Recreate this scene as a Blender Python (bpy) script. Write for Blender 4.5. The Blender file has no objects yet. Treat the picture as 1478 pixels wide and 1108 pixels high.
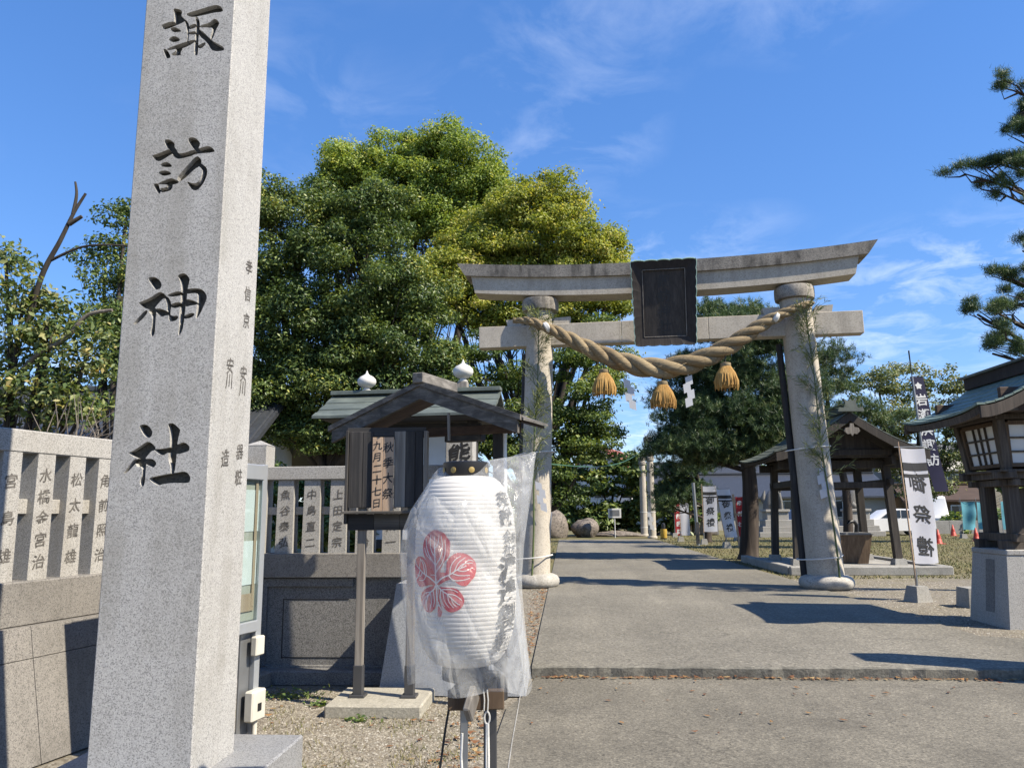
import bpy, bmesh, math, random
import numpy as np
from mathutils import Vector, Matrix
from mathutils.geometry import delaunay_2d_cdt

SC = bpy.context.scene
COL = SC.collection
random.seed(7)
R = math.radians

# ------------------------------------------------------------------ camera, sky, sun, exposure
EYE = 1.5
YAW, PITCH, ROLL = R(3.8), R(9.5), R(0.45)
cd = bpy.data.cameras.new('camera')
cd.sensor_width = 36.0
cd.lens = 36.0 * 1110.0 / 1478.0
cd.clip_start, cd.clip_end = 0.05, 5000
cam = bpy.data.objects.new('camera', cd)
COL.objects.link(cam)
fw = Vector((-math.sin(YAW) * math.cos(PITCH), math.cos(YAW) * math.cos(PITCH), math.sin(PITCH)))
rt = Vector((math.cos(YAW), math.sin(YAW), 0))
up = rt.cross(fw)
rt2 = rt * math.cos(ROLL) - up * math.sin(ROLL)
up2 = up * math.cos(ROLL) + rt * math.sin(ROLL)
cam.matrix_world = Matrix(((rt2.x, up2.x, -fw.x, 0), (rt2.y, up2.y, -fw.y, 0), (rt2.z, up2.z, -fw.z, EYE), (0, 0, 0, 1)))
SC.camera = cam

SUN_EL, SUN_B = R(46), R(22.5)         # elevation; how far the sun stands behind the camera's right hand
sun_dir = Vector((math.cos(SUN_B) * math.cos(SUN_EL), -math.sin(SUN_B) * math.cos(SUN_EL), math.sin(SUN_EL)))
W = bpy.data.worlds.new('World')
SC.world = W
W.use_nodes = True
wn = W.node_tree
for n in list(wn.nodes):
    wn.nodes.remove(n)
w_out = wn.nodes.new('ShaderNodeOutputWorld')
w_bg = wn.nodes.new('ShaderNodeBackground')
w_bg.inputs['Strength'].default_value = 0.106
sky = wn.nodes.new('ShaderNodeTexSky')
sky.sky_type = 'NISHITA'
sky.sun_disc = False
sky.sun_elevation = SUN_EL
sky.sun_rotation = math.atan2(sun_dir.x, sun_dir.y)
sky.altitude = 0
sky.air_density = 1.0
sky.dust_density = 0.05
sky.ozone_density = 3.0
# thin cirrus: noise on a flat layer high above, seen along each direction
geo = wn.nodes.new('ShaderNodeTexCoord')
sep = wn.nodes.new('ShaderNodeSeparateXYZ')
wn.links.new(geo.outputs['Generated'], sep.inputs[0])
zz = wn.nodes.new('ShaderNodeMath'); zz.operation = 'MAXIMUM'; zz.inputs[1].default_value = 0.02
wn.links.new(sep.outputs['Z'], zz.inputs[0])
za = wn.nodes.new('ShaderNodeMath'); za.operation = 'ADD'; za.inputs[1].default_value = 0.08
wn.links.new(zz.outputs[0], za.inputs[0])
vd = wn.nodes.new('ShaderNodeVectorMath'); vd.operation = 'DIVIDE'
cz = wn.nodes.new('ShaderNodeCombineXYZ')
for k in range(3):
    wn.links.new(za.outputs[0], cz.inputs[k])
wn.links.new(geo.outputs['Generated'], vd.inputs[0])
wn.links.new(cz.outputs[0], vd.inputs[1])
cmap = wn.nodes.new('ShaderNodeMapping')
cmap.inputs['Location'].default_value = (3.63, 1.72, 0)
cmap.inputs['Rotation'].default_value = (0, 0, R(-20))
cmap.inputs['Scale'].default_value = (1.0, 1.0, 0.0)
wn.links.new(vd.outputs[0], cmap.inputs['Vector'])
n1 = wn.nodes.new('ShaderNodeTexNoise')
n1.inputs['Scale'].default_value = 0.8; n1.inputs['Detail'].default_value = 2.0
n2 = wn.nodes.new('ShaderNodeTexNoise')
n2.inputs['Scale'].default_value = 4.2; n2.inputs['Detail'].default_value = 9.0
n2.inputs['Roughness'].default_value = 0.62; n2.inputs['Distortion'].default_value = 0.5
wn.links.new(cmap.outputs[0], n1.inputs['Vector'])
wn.links.new(cmap.outputs[0], n2.inputs['Vector'])
r1 = wn.nodes.new('ShaderNodeMapRange'); r1.inputs[1].default_value = 0.50; r1.inputs[2].default_value = 0.80
r2 = wn.nodes.new('ShaderNodeMapRange'); r2.inputs[1].default_value = 0.45; r2.inputs[2].default_value = 0.80
iz = wn.nodes.new('ShaderNodeMath'); iz.operation = 'SUBTRACT'; iz.inputs[0].default_value = 1.0
wn.links.new(zz.outputs[0], iz.inputs[1])
pz = wn.nodes.new('ShaderNodeMath'); pz.operation = 'POWER'; pz.inputs[1].default_value = 4.0
wn.links.new(iz.outputs[0], pz.inputs[0])
mz = wn.nodes.new('ShaderNodeMath'); mz.operation = 'MULTIPLY_ADD'; mz.inputs[1].default_value = 0.52     # more cloud seen edge-on towards the horizon
wn.links.new(pz.outputs[0], mz.inputs[0]); wn.links.new(n1.outputs['Fac'], mz.inputs[2])
wn.links.new(mz.outputs[0], r1.inputs[0]); wn.links.new(n2.outputs['Fac'], r2.inputs[0])
cm = wn.nodes.new('ShaderNodeMath'); cm.operation = 'MULTIPLY'
wn.links.new(r1.outputs[0], cm.inputs[0]); wn.links.new(r2.outputs[0], cm.inputs[1])
cm2 = wn.nodes.new('ShaderNodeMath'); cm2.operation = 'MULTIPLY'; cm2.inputs[1].default_value = 0.5
wn.links.new(cm.outputs[0], cm2.inputs[0])
hs = wn.nodes.new('ShaderNodeHueSaturation'); hs.inputs['Saturation'].default_value = 1.5
gm = wn.nodes.new('ShaderNodeGamma'); gm.inputs['Gamma'].default_value = 0.62   # soften the glare at the horizon, evenly all round
hs.inputs['Hue'].default_value = 0.505; hs.inputs['Value'].default_value = 1.15
wn.links.new(sky.outputs[0], gm.inputs['Color']); wn.links.new(gm.outputs[0], hs.inputs['Color'])
mixc = wn.nodes.new('ShaderNodeMix'); mixc.data_type = 'RGBA'
mixc.inputs[7].default_value = (7.2, 7.5, 7.9, 1)
tintn = wn.nodes.new('ShaderNodeMix'); tintn.data_type = 'RGBA'; tintn.blend_type = 'MULTIPLY'
tintn.inputs[0].default_value = 1.0; tintn.inputs[7].default_value = (1.05, 1.22, 1.54, 1)
wn.links.new(hs.outputs[0], tintn.inputs[6])
wn.links.new(cm2.outputs[0], mixc.inputs[0]); wn.links.new(tintn.outputs[2], mixc.inputs[6])
wn.links.new(mixc.outputs[2], w_bg.inputs['Color'])
wn.links.new(w_bg.outputs[0], w_out.inputs[0])

sl = bpy.data.lights.new('sun', 'SUN')
sl.energy = 5.0
sl.angle = R(0.53)
sl.color = (1.0, 0.90, 0.74)
sun = bpy.data.objects.new('sun', sl)
COL.objects.link(sun)
sun.rotation_euler = sun_dir.to_track_quat('Z', 'Y').to_euler()
sun.location = (20, -8, 30)

SC.view_settings.view_transform = 'Standard'
SC.view_settings.look = 'None'
SC.view_settings.exposure = 1.0
SC.view_settings.gamma = 1.0
SC.view_settings.use_curve_mapping = False
SC.render.engine = 'CYCLES'
SC.cycles.use_denoising = True
SC.cycles.max_bounces = 6
SC.cycles.diffuse_bounces = 3
SC.cycles.glossy_bounces = 3
SC.cycles.transmission_bounces = 6
SC.cycles.transparent_max_bounces = 12
SC.cycles.caustics_reflective = False
SC.cycles.caustics_refractive = False
SC.cycles.sample_clamp_indirect = 6.0

# ------------------------------------------------------------------ mesh helpers
class MB:
    def __init__(s):
        s.v = []; s.f = []; s.m = []
    def add(s, vs, fs, mi=0):
        b = len(s.v)
        s.v.extend(tuple(p) for p in vs)
        for f in fs:
            s.f.append(tuple(i + b for i in f)); s.m.append(mi)
        return s
    def box(s, c, d, b=0.004, M=None, mi=0, rz=0):
        hx, hy, hz = d[0] / 2, d[1] / 2, d[2] / 2
        b = min(b, hx * .45, hy * .45, hz * .45)
        vs = []; ix = {}
        for sx in (-1, 1):
            for sy in (-1, 1):
                for sz in (-1, 1):
                    k = (sx, sy, sz)
                    if b <= 0:
                        ix[k] = (len(vs),) * 3; vs.append((sx * hx, sy * hy, sz * hz)); continue
                    ix[k] = (len(vs), len(vs) + 1, len(vs) + 2)
                    vs += [(sx * hx, sy * (hy - b), sz * (hz - b)), (sx * (hx - b), sy * hy, sz * (hz - b)), (sx * (hx - b), sy * (hy - b), sz * hz)]
        fs = []
        Q = ((-1, -1), (1, -1), (1, 1), (-1, 1))
        for sg in (-1, 1):
            fs.append([ix[(sg, p, q)][0] for p, q in Q])
            fs.append([ix[(p, sg, q)][1] for p, q in Q])
            fs.append([ix[(p, q, sg)][2] for p, q in Q])
        if b > 0:
            for p in (-1, 1):
                for q in (-1, 1):
                    fs.append([ix[(p, q, -1)][0], ix[(p, q, 1)][0], ix[(p, q, 1)][1], ix[(p, q, -1)][1]])
                    fs.append([ix[(p, -1, q)][0], ix[(p, 1, q)][0], ix[(p, 1, q)][2], ix[(p, -1, q)][2]])
                    fs.append([ix[(-1, p, q)][1], ix[(1, p, q)][1], ix[(1, p, q)][2], ix[(-1, p, q)][2]])
            for k in ix:
                fs.append(list(ix[k]))
        X = Matrix.Translation(c) @ (Matrix.Rotation(rz, 4, 'Z') if rz else Matrix.Identity(4))
        if M is not None:
            X = M @ X
        return s.add([X @ Vector(p) for p in vs], fs, mi)
    def bar(s, a, b_, w, h, bev=0.003, mi=0, upv=(0, 0, 1)):
        a = Vector(a); b_ = Vector(b_); d = b_ - a; L = d.length; z = d.normalized()
        u = Vector(upv)
        if abs(z.dot(u)) > .98: u = Vector((0, 1, 0))
        x = u.cross(z).normalized(); y = z.cross(x)
        M = Matrix(((x.x, y.x, z.x, 0), (x.y, y.y, z.y, 0), (x.z, y.z, z.z, 0), (0, 0, 0, 1)))
        M.translation = (a + b_) / 2
        return s.box((0, 0, 0), (w, h, L), bev, M, mi)
    def frustum(s, c, b0, b1, z0, z1, off=(0, 0), mi=0):
        """battered block: half sizes b0 at z0, b1 at z1"""
        vs = []
        for (hx, hy), z, o in ((b0, z0, (0, 0)), (b1, z1, off)):
            vs += [(c[0] + o[0] + sx * hx, c[1] + o[1] + sy * hy, z) for sx, sy in ((-1, -1), (1, -1), (1, 1), (-1, 1))]
        return s.add(vs, [(3, 2, 1, 0), (4, 5, 6, 7)] + [(i, (i + 1) % 4, 4 + (i + 1) % 4, 4 + i) for i in range(4)], mi)
    def lathe(s, prof, seg=32, c=(0, 0, 0), M=None, mi=0, caps=True):
        vs = []; fs = []; n = len(prof)
        for r, z in prof:
            for k in range(seg):
                a = 2 * math.pi * k / seg
                vs.append(Vector((c[0] + r * math.cos(a), c[1] + r * math.sin(a), c[2] + z)))
        for i in range(n - 1):
            for k in range(seg):
                k2 = (k + 1) % seg
                fs.append((i * seg + k, i * seg + k2, (i + 1) * seg + k2, (i + 1) * seg + k))
        if caps:
            fs.append(tuple(range(seg))[::-1]); fs.append(tuple((n - 1) * seg + k for k in range(seg)))
        if M is not None: vs = [M @ v for v in vs]
        return s.add(vs, fs, mi)
    def tube(s, pts, rad, seg=8, mi=0, caps=True):
        pts = [Vector(p) for p in pts]; n = len(pts)
        if not hasattr(rad, '__len__'): rad = [rad] * n
        T = [(pts[min(i + 1, n - 1)] - pts[max(i - 1, 0)]).normalized() for i in range(n)]
        u = Vector((0, 0, 1)) if abs(T[0].z) < .9 else Vector((1, 0, 0))
        x = (u - T[0] * u.dot(T[0])).normalized()
        vs = []; fs = []
        for i in range(n):
            x = (x - T[i] * x.dot(T[i])).normalized(); y = T[i].cross(x)
            for k in range(seg):
                a = 2 * math.pi * k / seg
                vs.append(pts[i] + (x * math.cos(a) + y * math.sin(a)) * rad[i])
        for i in range(n - 1):
            for k in range(seg):
                k2 = (k + 1) % seg
                fs.append((i * seg + k, i * seg + k2, (i + 1) * seg + k2, (i + 1) * seg + k))
        if caps:
            fs.append(tuple(range(seg))[::-1]); fs.append(tuple((n - 1) * seg + k for k in range(seg)))
        return s.add(vs, fs, mi)
    def prism(s, poly, a, b_, f, mi=0):
        """poly of 2-D points, f(u,v,w) -> xyz, from w=a to w=b_"""
        n = len(poly)
        vs = [f(u, v, a) for u, v in poly] + [f(u, v, b_) for u, v in poly]
        fs = [tuple(range(n))[::-1], tuple(range(n, 2 * n))] + [(i, (i + 1) % n, n + (i + 1) % n, n + i) for i in range(n)]
        return s.add(vs, fs, mi)
    def obj(s, name, mat, parent=None, smooth=0, recalc=True):
        me = bpy.data.meshes.new(name)
        me.from_pydata([tuple(p) for p in s.v], [], s.f)
        mats = mat if isinstance(mat, (list, tuple)) else [mat]
        for m_ in mats: me.materials.append(m_)
        if len(mats) > 1:
            me.polygons.foreach_set('material_index', np.array(s.m, dtype=np.int32))
        if recalc:
            bm = bmesh.new(); bm.from_mesh(me)
            bmesh.ops.recalc_face_normals(bm, faces=bm.faces)
            bm.to_mesh(me); bm.free()
        if smooth:
            me.polygons.foreach_set('use_smooth', np.ones(len(me.polygons), dtype=bool))
            me.set_sharp_from_angle(angle=R(smooth))
        me.update()
        o = bpy.data.objects.new(name, me)
        COL.objects.link(o)
        if parent: o.parent = parent
        return o

def tag(o, label=None, cat=None, group=None, kind=None):
    if label: o['label'] = label
    if cat: o['category'] = cat
    if group: o['group'] = group
    if kind: o['kind'] = kind
    return o
def thing(name, label, cat, loc=(0, 0, 0), rz=0, group=None):
    o = bpy.data.objects.new(name, None)
    o.empty_display_size = .2
    COL.objects.link(o)
    o.location = loc; o.rotation_euler = (0, 0, rz)
    return tag(o, label, cat, group)
def copy_tree(o, parent=None):
    c = o.copy(); COL.objects.link(c); c.parent = parent
    for ch in list(o.children): copy_tree(ch, c)
    return c
def struct(name, mb, mat, smooth=0):
    return tag(mb.obj(name, mat, smooth=smooth), kind='structure')

# ------------------------------------------------------------------ material helpers
AL = .68
def dim(c, k=None):
    k = AL if k is None else k
    return tuple(v * k for v in c)
def newmat(name):
    m = bpy.data.materials.new(name); m.use_nodes = True
    return m, m.node_tree, m.node_tree.nodes['Principled BSDF']
class NT:
    def __init__(s, nt): s.nt = nt
    def n(s, t, **kw):
        nd = s.nt.nodes.new(t)
        for k, v in kw.items():
            if k.startswith('_'): setattr(nd, k[1:], v)
        return nd
    def l(s, a, b): s.nt.links.new(a, b)
    def coord(s, scale=(1, 1, 1), rot=(0, 0, 0), src='Object'):
        tc = s.n('ShaderNodeTexCoord'); mp = s.n('ShaderNodeMapping')
        mp.inputs['Scale'].default_value = scale; mp.inputs['Rotation'].default_value = rot
        s.l(tc.outputs[src], mp.inputs['Vector']); return mp.outputs[0]
    def noise(s, vec, scale, detail=4, rough=.55, dist=0):
        nd = s.n('ShaderNodeTexNoise')
        nd.inputs['Scale'].default_value = scale; nd.inputs['Detail'].default_value = detail
        nd.inputs['Roughness'].default_value = rough; nd.inputs['Distortion'].default_value = dist
        s.l(vec, nd.inputs['Vector']); return nd.outputs['Fac']
    def vor(s, vec, scale, out='Color', feature='F1'):
        nd = s.n('ShaderNodeTexVoronoi'); nd.feature = feature
        nd.inputs['Scale'].default_value = scale
        s.l(vec, nd.inputs['Vector']); return nd.outputs[out]
    def ramp(s, fac, stops):
        nd = s.n('ShaderNodeValToRGB'); e = nd.color_ramp.elements
        while len(e) > 2: e.remove(e[-1])
        for i, (p, c) in enumerate(stops):
            el = e[i] if i < 2 else e.new(p)
            el.position = p; el.color = (c[0], c[1], c[2], 1) if hasattr(c, '__len__') else (c, c, c, 1)
        s.l(fac, nd.inputs[0]); return nd.outputs[0]
    def mix(s, fac, a, b, mode='MIX'):
        nd = s.n('ShaderNodeMix'); nd.data_type = 'RGBA'; nd.blend_type = mode
        for sock, val in ((nd.inputs[0], fac), (nd.inputs[6], a), (nd.inputs[7], b)):
            if hasattr(val, 'default_value') or hasattr(val, 'is_output'): s.l(val, sock)
            elif hasattr(val, '__len__'): sock.default_value = (val[0], val[1], val[2], 1)
            else: sock.default_value = val
        return nd.outputs[2]
    def math(s, op, a, b=0.0):
        nd = s.n('ShaderNodeMath'); nd.operation = op
        for i, val in enumerate((a, b)):
            if hasattr(val, 'is_output'): s.l(val, nd.inputs[i])
            else: nd.inputs[i].default_value = val
        return nd.outputs[0]
    def bump(s, h, strength, dist, bsdf):
        nd = s.n('ShaderNodeBump'); nd.inputs['Strength'].default_value = strength; nd.inputs['Distance'].default_value = dist
        s.l(h, nd.inputs['Height']); s.l(nd.outputs[0], bsdf.inputs['Normal'])

def granite(name, light, mid, dark, scale=120, stain=.25, stain_col=(.30, .27, .22), rough=.75, darkp=.16):
    light, mid, dark, stain_col = dim(light), dim(mid), dim(dark), dim(stain_col)
    m, nt, b = newmat(name); T = NT(nt)
    v = T.coord()
    cell = T.n('ShaderNodeSeparateColor'); T.l(T.vor(v, scale), cell.inputs[0])
    sp = T.ramp(cell.outputs[0], [(0.0, dark), (darkp, dark), (darkp + .10, mid), (.62, mid), (.72, light), (1.0, light)])
    fine = T.noise(v, scale * 2.4, 2, .6)
    sp2 = T.mix(.35, sp, T.ramp(fine, [(.3, .35), (.7, 1.0)]), 'MULTIPLY')
    big = T.noise(v, 1.7, 5, .6, .4)
    strk = T.noise(T.coord((7, 7, .5)), 1.0, 4, .6)
    msk = T.math('MULTIPLY', T.ramp(big, [(.38, 0), (.66, 1)]), T.ramp(strk, [(.35, 0), (.62, 1)]))
    col = T.mix(T.math('MULTIPLY', msk, stain), sp2, stain_col)
    T.l(col, b.inputs['Base Color'])
    b.inputs['Roughness'].default_value = rough
    T.bump(fine, .25, .004, b)
    return m
def wood(name, c0, c1, c2, axis='z', scale=1.0, rough=.8, bump=.35):
    c0, c1, c2 = dim(c0), dim(c1), dim(c2)
    m, nt, b = newmat(name); T = NT(nt)
    s = {'x': (1.2, 22, 22), 'y': (22, 1.2, 22), 'z': (22, 22, 1.2)}[axis]
    v = T.coord(tuple(k * scale for k in s))
    g = T.noise(v, 1.0, 7, .62, .6)
    big = T.noise(T.coord((1.3, 1.3, .6)), 1.6, 3)
    oi = T.n('ShaderNodeObjectInfo')
    f = T.math('ADD', T.math('MULTIPLY', g, .75), T.math('MULTIPLY', big, .25))
    f = T.math('ADD', f, T.math('MULTIPLY', T.math('SUBTRACT', oi.outputs['Random'], .5), .10))
    T.l(T.ramp(f, [(.32, c0), (.5, c1), (.68, c2)]), b.inputs['Base Color'])
    b.inputs['Roughness'].default_value = rough
    T.bump(g, bump, .006, b)
    return m
def plain(name, col, rough=.6, metal=0, var=.12, scale=6, bump=0, spec=None):
    col = dim(col, .78 if min(col) > .6 else None)
    m, nt, b = newmat(name); T = NT(nt)
    n = T.noise(T.coord(), scale, 4)
    lo = tuple(c * (1 - var) for c in col); hi = tuple(min(1, c * (1 + var)) for c in col)
    T.l(T.ramp(n, [(.3, lo), (.7, hi)]), b.inputs['Base Color'])
    b.inputs['Roughness'].default_value = rough; b.inputs['Metallic'].default_value = metal
    if spec is not None: b.inputs['Specular IOR Level'].default_value = spec
    if bump: T.bump(T.noise(T.coord(), scale * 8, 5), bump, .01, b)
    return m
def concrete(name, col, var=.25, scale=.5, fine=60, dark=(.09, .085, .075), stain=.4, bump=.5, speck=.5):
    m, nt, b = newmat(name); T = NT(nt)
    col, dark = dim(col), dim(dark)
    v = T.coord()
    big = T.noise(v, scale, 6, .62, .3)
    fn = T.noise(v, fine, 3, .7)
    agg = T.n('ShaderNodeSeparateColor'); T.l(T.vor(v, fine * 1.1), agg.inputs[0])
    lo = tuple(c * (1 - var) for c in col); hi = tuple(c * (1 + var) for c in col)
    base = T.ramp(big, [(.3, lo), (.7, hi)])
    gr = T.mix(speck, base, T.ramp(fn, [(.28, .45), (.5, 1.0), (.75, 1.25)]), 'MULTIPLY')
    gr = T.mix(speck * .75, gr, T.ramp(agg.outputs[0], [(0, .45), (.25, .85), (.8, 1.05), (.93, 1.5)]), 'MULTIPLY')
    lane = T.noise(T.coord((1.6, .10, 1)), 1.0, 5, .6)
    gr = T.mix(.55, gr, T.ramp(lane, [(.3, .74), (.7, 1.22)]), 'MULTIPLY')
    st = T.ramp(T.noise(v, scale * 3.1, 5, .65, .8), [(.52, 0), (.75, 1)])
    col2 = T.mix(T.math('MULTIPLY', st, stain), gr, dark)
    wv = T.n('ShaderNodeVectorMath'); wv.operation = 'MULTIPLY_ADD'; wv.inputs[1].default_value = (1, 1, 1)
    nz = T.n('ShaderNodeTexNoise'); nz.inputs['Scale'].default_value = 2.2; nz.inputs['Detail'].default_value = 5; T.l(v, nz.inputs['Vector'])
    T.l(v, wv.inputs[0]); sc_ = T.n('ShaderNodeVectorMath'); sc_.operation = 'SCALE'; sc_.inputs['Scale'].default_value = .7; T.l(nz.outputs['Color'], sc_.inputs[0]); T.l(sc_.outputs[0], wv.inputs[2])
    ck = T.n('ShaderNodeTexVoronoi'); ck.feature = 'DISTANCE_TO_EDGE'; ck.inputs['Scale'].default_value = scale * .9; T.l(wv.outputs[0], ck.inputs['Vector'])
    ckm = T.math('MULTIPLY', T.ramp(ck.outputs['Distance'], [(.0, 1), (.006, 0)]), T.ramp(T.noise(v, scale * 1.3, 2), [(.5, 0), (.62, .75)]))
    col2 = T.mix(ckm, col2, dim(dark, .6))
    T.l(col2, b.inputs['Base Color'])
    b.inputs['Roughness'].default_value = .9
    T.bump(fn, bump, .006, b)
    return m
def leafmat(name, ramp_stops, trans=.35, rough=.5):
    m, nt, b = newmat(name); T = NT(nt)
    at = T.n('ShaderNodeAttribute'); at.attribute_name = 'tint'
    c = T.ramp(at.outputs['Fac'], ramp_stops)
    b.inputs['Roughness'].default_value = rough
    b.inputs['Specular IOR Level'].default_value = .35
    T.l(c, b.inputs['Base Color'])
    tr = T.n('ShaderNodeBsdfTranslucent')
    T.l(T.mix(1.0, c, (1.25, 1.2, .55), 'MULTIPLY'), tr.inputs['Color'])
    mx = T.n('ShaderNodeMixShader'); mx.inputs[0].default_value = trans
    T.l(b.outputs[0], mx.inputs[1]); T.l(tr.outputs[0], mx.inputs[2])
    T.l(mx.outputs[0], nt.nodes['Material Output'].inputs['Surface'])
    return m

MT = {}
MT['granite'] = granite('pale_granite', (.70, .69, .665), (.56, .553, .535), (.34, .337, .33), 210, .55, (.27, .255, .215), darkp=.14)
MT['granite_fence'] = granite('fence_granite', (.60, .585, .55), (.49, .476, .447), (.31, .30, .285), 190, .45)
MT['granite_wall'] = granite('brown_granite', (.36, .338, .308), (.285, .268, .245), (.17, .16, .148), 170, .55, (.11, .102, .088))
MT['granite_dark'] = granite('dark_granite', (.34, .335, .325), (.235, .23, .222), (.12, .118, .115), 160, .3, (.07, .066, .058))
MT['granite_blue'] = granite('bluegrey_granite', (.50, .525, .555), (.41, .43, .46), (.27, .285, .31), 220, .15, rough=.5)
MT['plinth'] = granite('plinth_granite', (.46, .47, .48), (.37, .375, .385), (.19, .19, .195), 210, .2, rough=.45)
MT['carve'] = granite('shaded_stained_carving', (.085, .078, .062), (.06, .055, .044), (.03, .028, .024), 110, .5, (.05, .048, .025))  # dirt tone, with the shade of the recesses put into the floor colour too
MT['torii'] = granite('torii_stone', (.74, .675, .57), (.68, .62, .52), (.55, .50, .42), 60, .5, (.28, .25, .205), rough=.85)
MT['torii_top'] = granite('weathered_lintel', (.52, .475, .405), (.44, .40, .345), (.30, .275, .24), 60, .95, (.065, .06, .053), rough=.9)
MT['torii_base'] = granite('torii_foot', (.66, .63, .56), (.58, .555, .50), (.42, .40, .36), 70, .5, (.22, .20, .17), rough=.85)
MT['ink'] = plain('black_ink', (.018, .018, .02), .6)
MT['ink_grey'] = plain('worn_carving', (.13, .12, .108), .9, var=.6, scale=30)
MT['ink_lantern'] = plain('lantern_ink', (.035, .04, .05), .7)
MT['wood_dark'] = wood('dark_wood', (.012, .012, .014), (.032, .030, .030), (.085, .078, .072))
MT['wood_dark_x'] = wood('dark_wood_lengthwise', (.012, .012, .014), (.032, .030, .030), (.085, .078, .072), 'x')
MT['wood_grey'] = wood('grey_weathered_wood', (.12, .105, .09), (.25, .225, .195), (.40, .37, .33))
MT['wood_grey_x'] = wood('grey_weathered_board', (.035, .031, .028), (.10, .09, .078), (.24, .22, .195), 'x')
MT['wood_grey_y'] = wood('grey_weathered_ridge', (.07, .064, .058), (.18, .168, .152), (.32, .30, .275), 'y')
MT['wood_pav_shaded'] = wood('shaded_pavilion_wood', (.018, .014, .012), (.042, .034, .028), (.085, .07, .057))  # darker copy of the lantern wood; the pavilion's shade is in the colour
MT['wood_brown'] = wood('brown_wood', (.07, .042, .024), (.14, .088, .05), (.22, .15, .09))
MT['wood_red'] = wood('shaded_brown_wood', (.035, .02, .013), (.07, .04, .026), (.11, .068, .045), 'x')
MT['wood_new'] = wood('fresh_cedar', (.46, .31, .20), (.56, .40, .275), (.64, .48, .34), bump=.1)
MT['wood_toro'] = wood('aged_lantern_wood', (.035, .026, .02), (.085, .065, .05), (.17, .14, .11))
MT['wood_plaque'] = wood('plaque_wood', (.012, .009, .008), (.024, .018, .016), (.045, .036, .031))
MT['wood_board'] = wood('plaque_board', (.022, .018, .015), (.05, .041, .035), (.085, .072, .062))
MT['brass'] = plain('tarnished_brass', (.42, .30, .09), .5)
MT['stone_white'] = plain('white_glazed_stone', (.66, .65, .62), .75, var=.12, scale=14)
MT['steel'] = plain('galvanised_steel', (.38, .39, .40), .45, .7, .08)
MT['steel_dark'] = plain('dark_steel', (.12, .12, .125), .5, .6, .1)
MT['alu'] = plain('aluminium', (.60, .63, .66), .38, .55, .05)
MT['pvc'] = plain('cream_plastic', (.72, .69, .60), .5)
MT['white'] = plain('white_paint', (.78, .78, .76), .6, var=.04)
MT['paper'] = plain('white_paper', (.82, .82, .80), .8, var=.03)
MT['black'] = plain('black_plastic', (.015, .015, .017), .45)
MT['cord_black'] = plain('black_cord', (.012, .012, .013), .7)
MT['cord_white'] = plain('white_cord', (.74, .73, .69), .9, var=.15, scale=200)
MT['copper'] = None
MT['concrete_block'] = concrete('cast_concrete', (.40, .39, .36), .15, 3, 90, stain=.3)
MT['slab'] = concrete('sign_slab_concrete', (.47, .44, .36), .12, 3, 80, stain=.35, dark=(.2, .18, .14))
MT['path'] = concrete('path_concrete', (.238, .220, .178), .20, .45, 45, stain=.35, bump=1.0, dark=(.115, .105, .085), speck=.95)
MT['apron'] = concrete('apron_concrete', (.208, .190, .15), .25, .8, 60, stain=.6, bump=.9, dark=(.10, .09, .07), speck=.9)
MT['kerb_edge'] = concrete('broken_concrete', (.19, .18, .15), .4, 5, 40, stain=.6, bump=1.0)
def copper_mat(name, c0, c1, c2, ridges=0):
    c0, c1, c2 = dim(c0, .8), dim(c1, .8), dim(c2, .8)
    m, nt, b = newmat(name); T = NT(nt)
    n = T.noise(T.coord(), 3.5, 6, .65, .5)
    st = T.noise(T.coord((2, 12, 2)), 2.0, 4)
    f = T.math('ADD', T.math('MULTIPLY', n, .6), T.math('MULTIPLY', st, .4))
    T.l(T.ramp(f, [(.32, c0), (.5, c1), (.7, c2)]), b.inputs['Base Color'])
    b.inputs['Roughness'].default_value = .6
    T.bump(n, .15, .01, b)
    return m
MT['copper'] = copper_mat('copper_patina', (.10, .135, .12), (.165, .23, .20), (.26, .35, .30))
MT['copper_dk'] = copper_mat('dull_copper', (.06, .075, .065), (.11, .13, .115), (.18, .21, .18))
MT['copper_rim'] = copper_mat('bright_patina', (.20, .36, .31), (.32, .50, .44), (.45, .62, .56))
MT['tile'] = plain('dark_roof_tile', (.055, .06, .07), .4, var=.25, scale=9)
MT['redroof'] = plain('red_roof', (.33, .10, .06), .7)
MT['stucco'] = plain('white_stucco', (.72, .72, .70), .9, var=.05)
MT['grey_wall'] = plain('grey_siding', (.17, .175, .185), .8, var=.08)
MT['cream_wall'] = plain('cream_wall', (.55, .52, .44), .85, var=.06)
MT['glass_dk'] = plain('dark_window', (.03, .035, .04), .12, var=.05)
MT['bark'] = wood('bark', (.02, .016, .013), (.05, .041, .033), (.10, .085, .068), 'z', .35, .95, 1.0)
MT['bark_pine'] = wood('pine_bark', (.022, .017, .014), (.06, .045, .036), (.13, .10, .08), 'z', .3, .95, 1.0)
MT['bark_pale'] = wood('pale_dead_wood', (.10, .085, .07), (.20, .17, .14), (.32, .28, .235), 'z', .5, .9, .6)
MT['rope'] = wood('twisted_straw_rope', (.15, .10, .05), (.30, .225, .125), (.45, .36, .22), 'x', 3.0, .9, 1.0)
MT['straw'] = wood('golden_straw', (.32, .16, .035), (.50, .28, .07), (.63, .40, .13), 'z', 2.0, .8, .8)
MT['rock'] = granite('rock', (.34, .29, .25), (.25, .21, .18), (.12, .10, .09), 14, .5, (.13, .12, .09))
MT['cone'] = plain('orange_plastic', (.62, .06, .03), .5)
MT['red'] = plain('red_cloth', (.40, .02, .03), .8)
MT['navy'] = plain('navy_cloth', (.012, .012, .055), .85)
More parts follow.
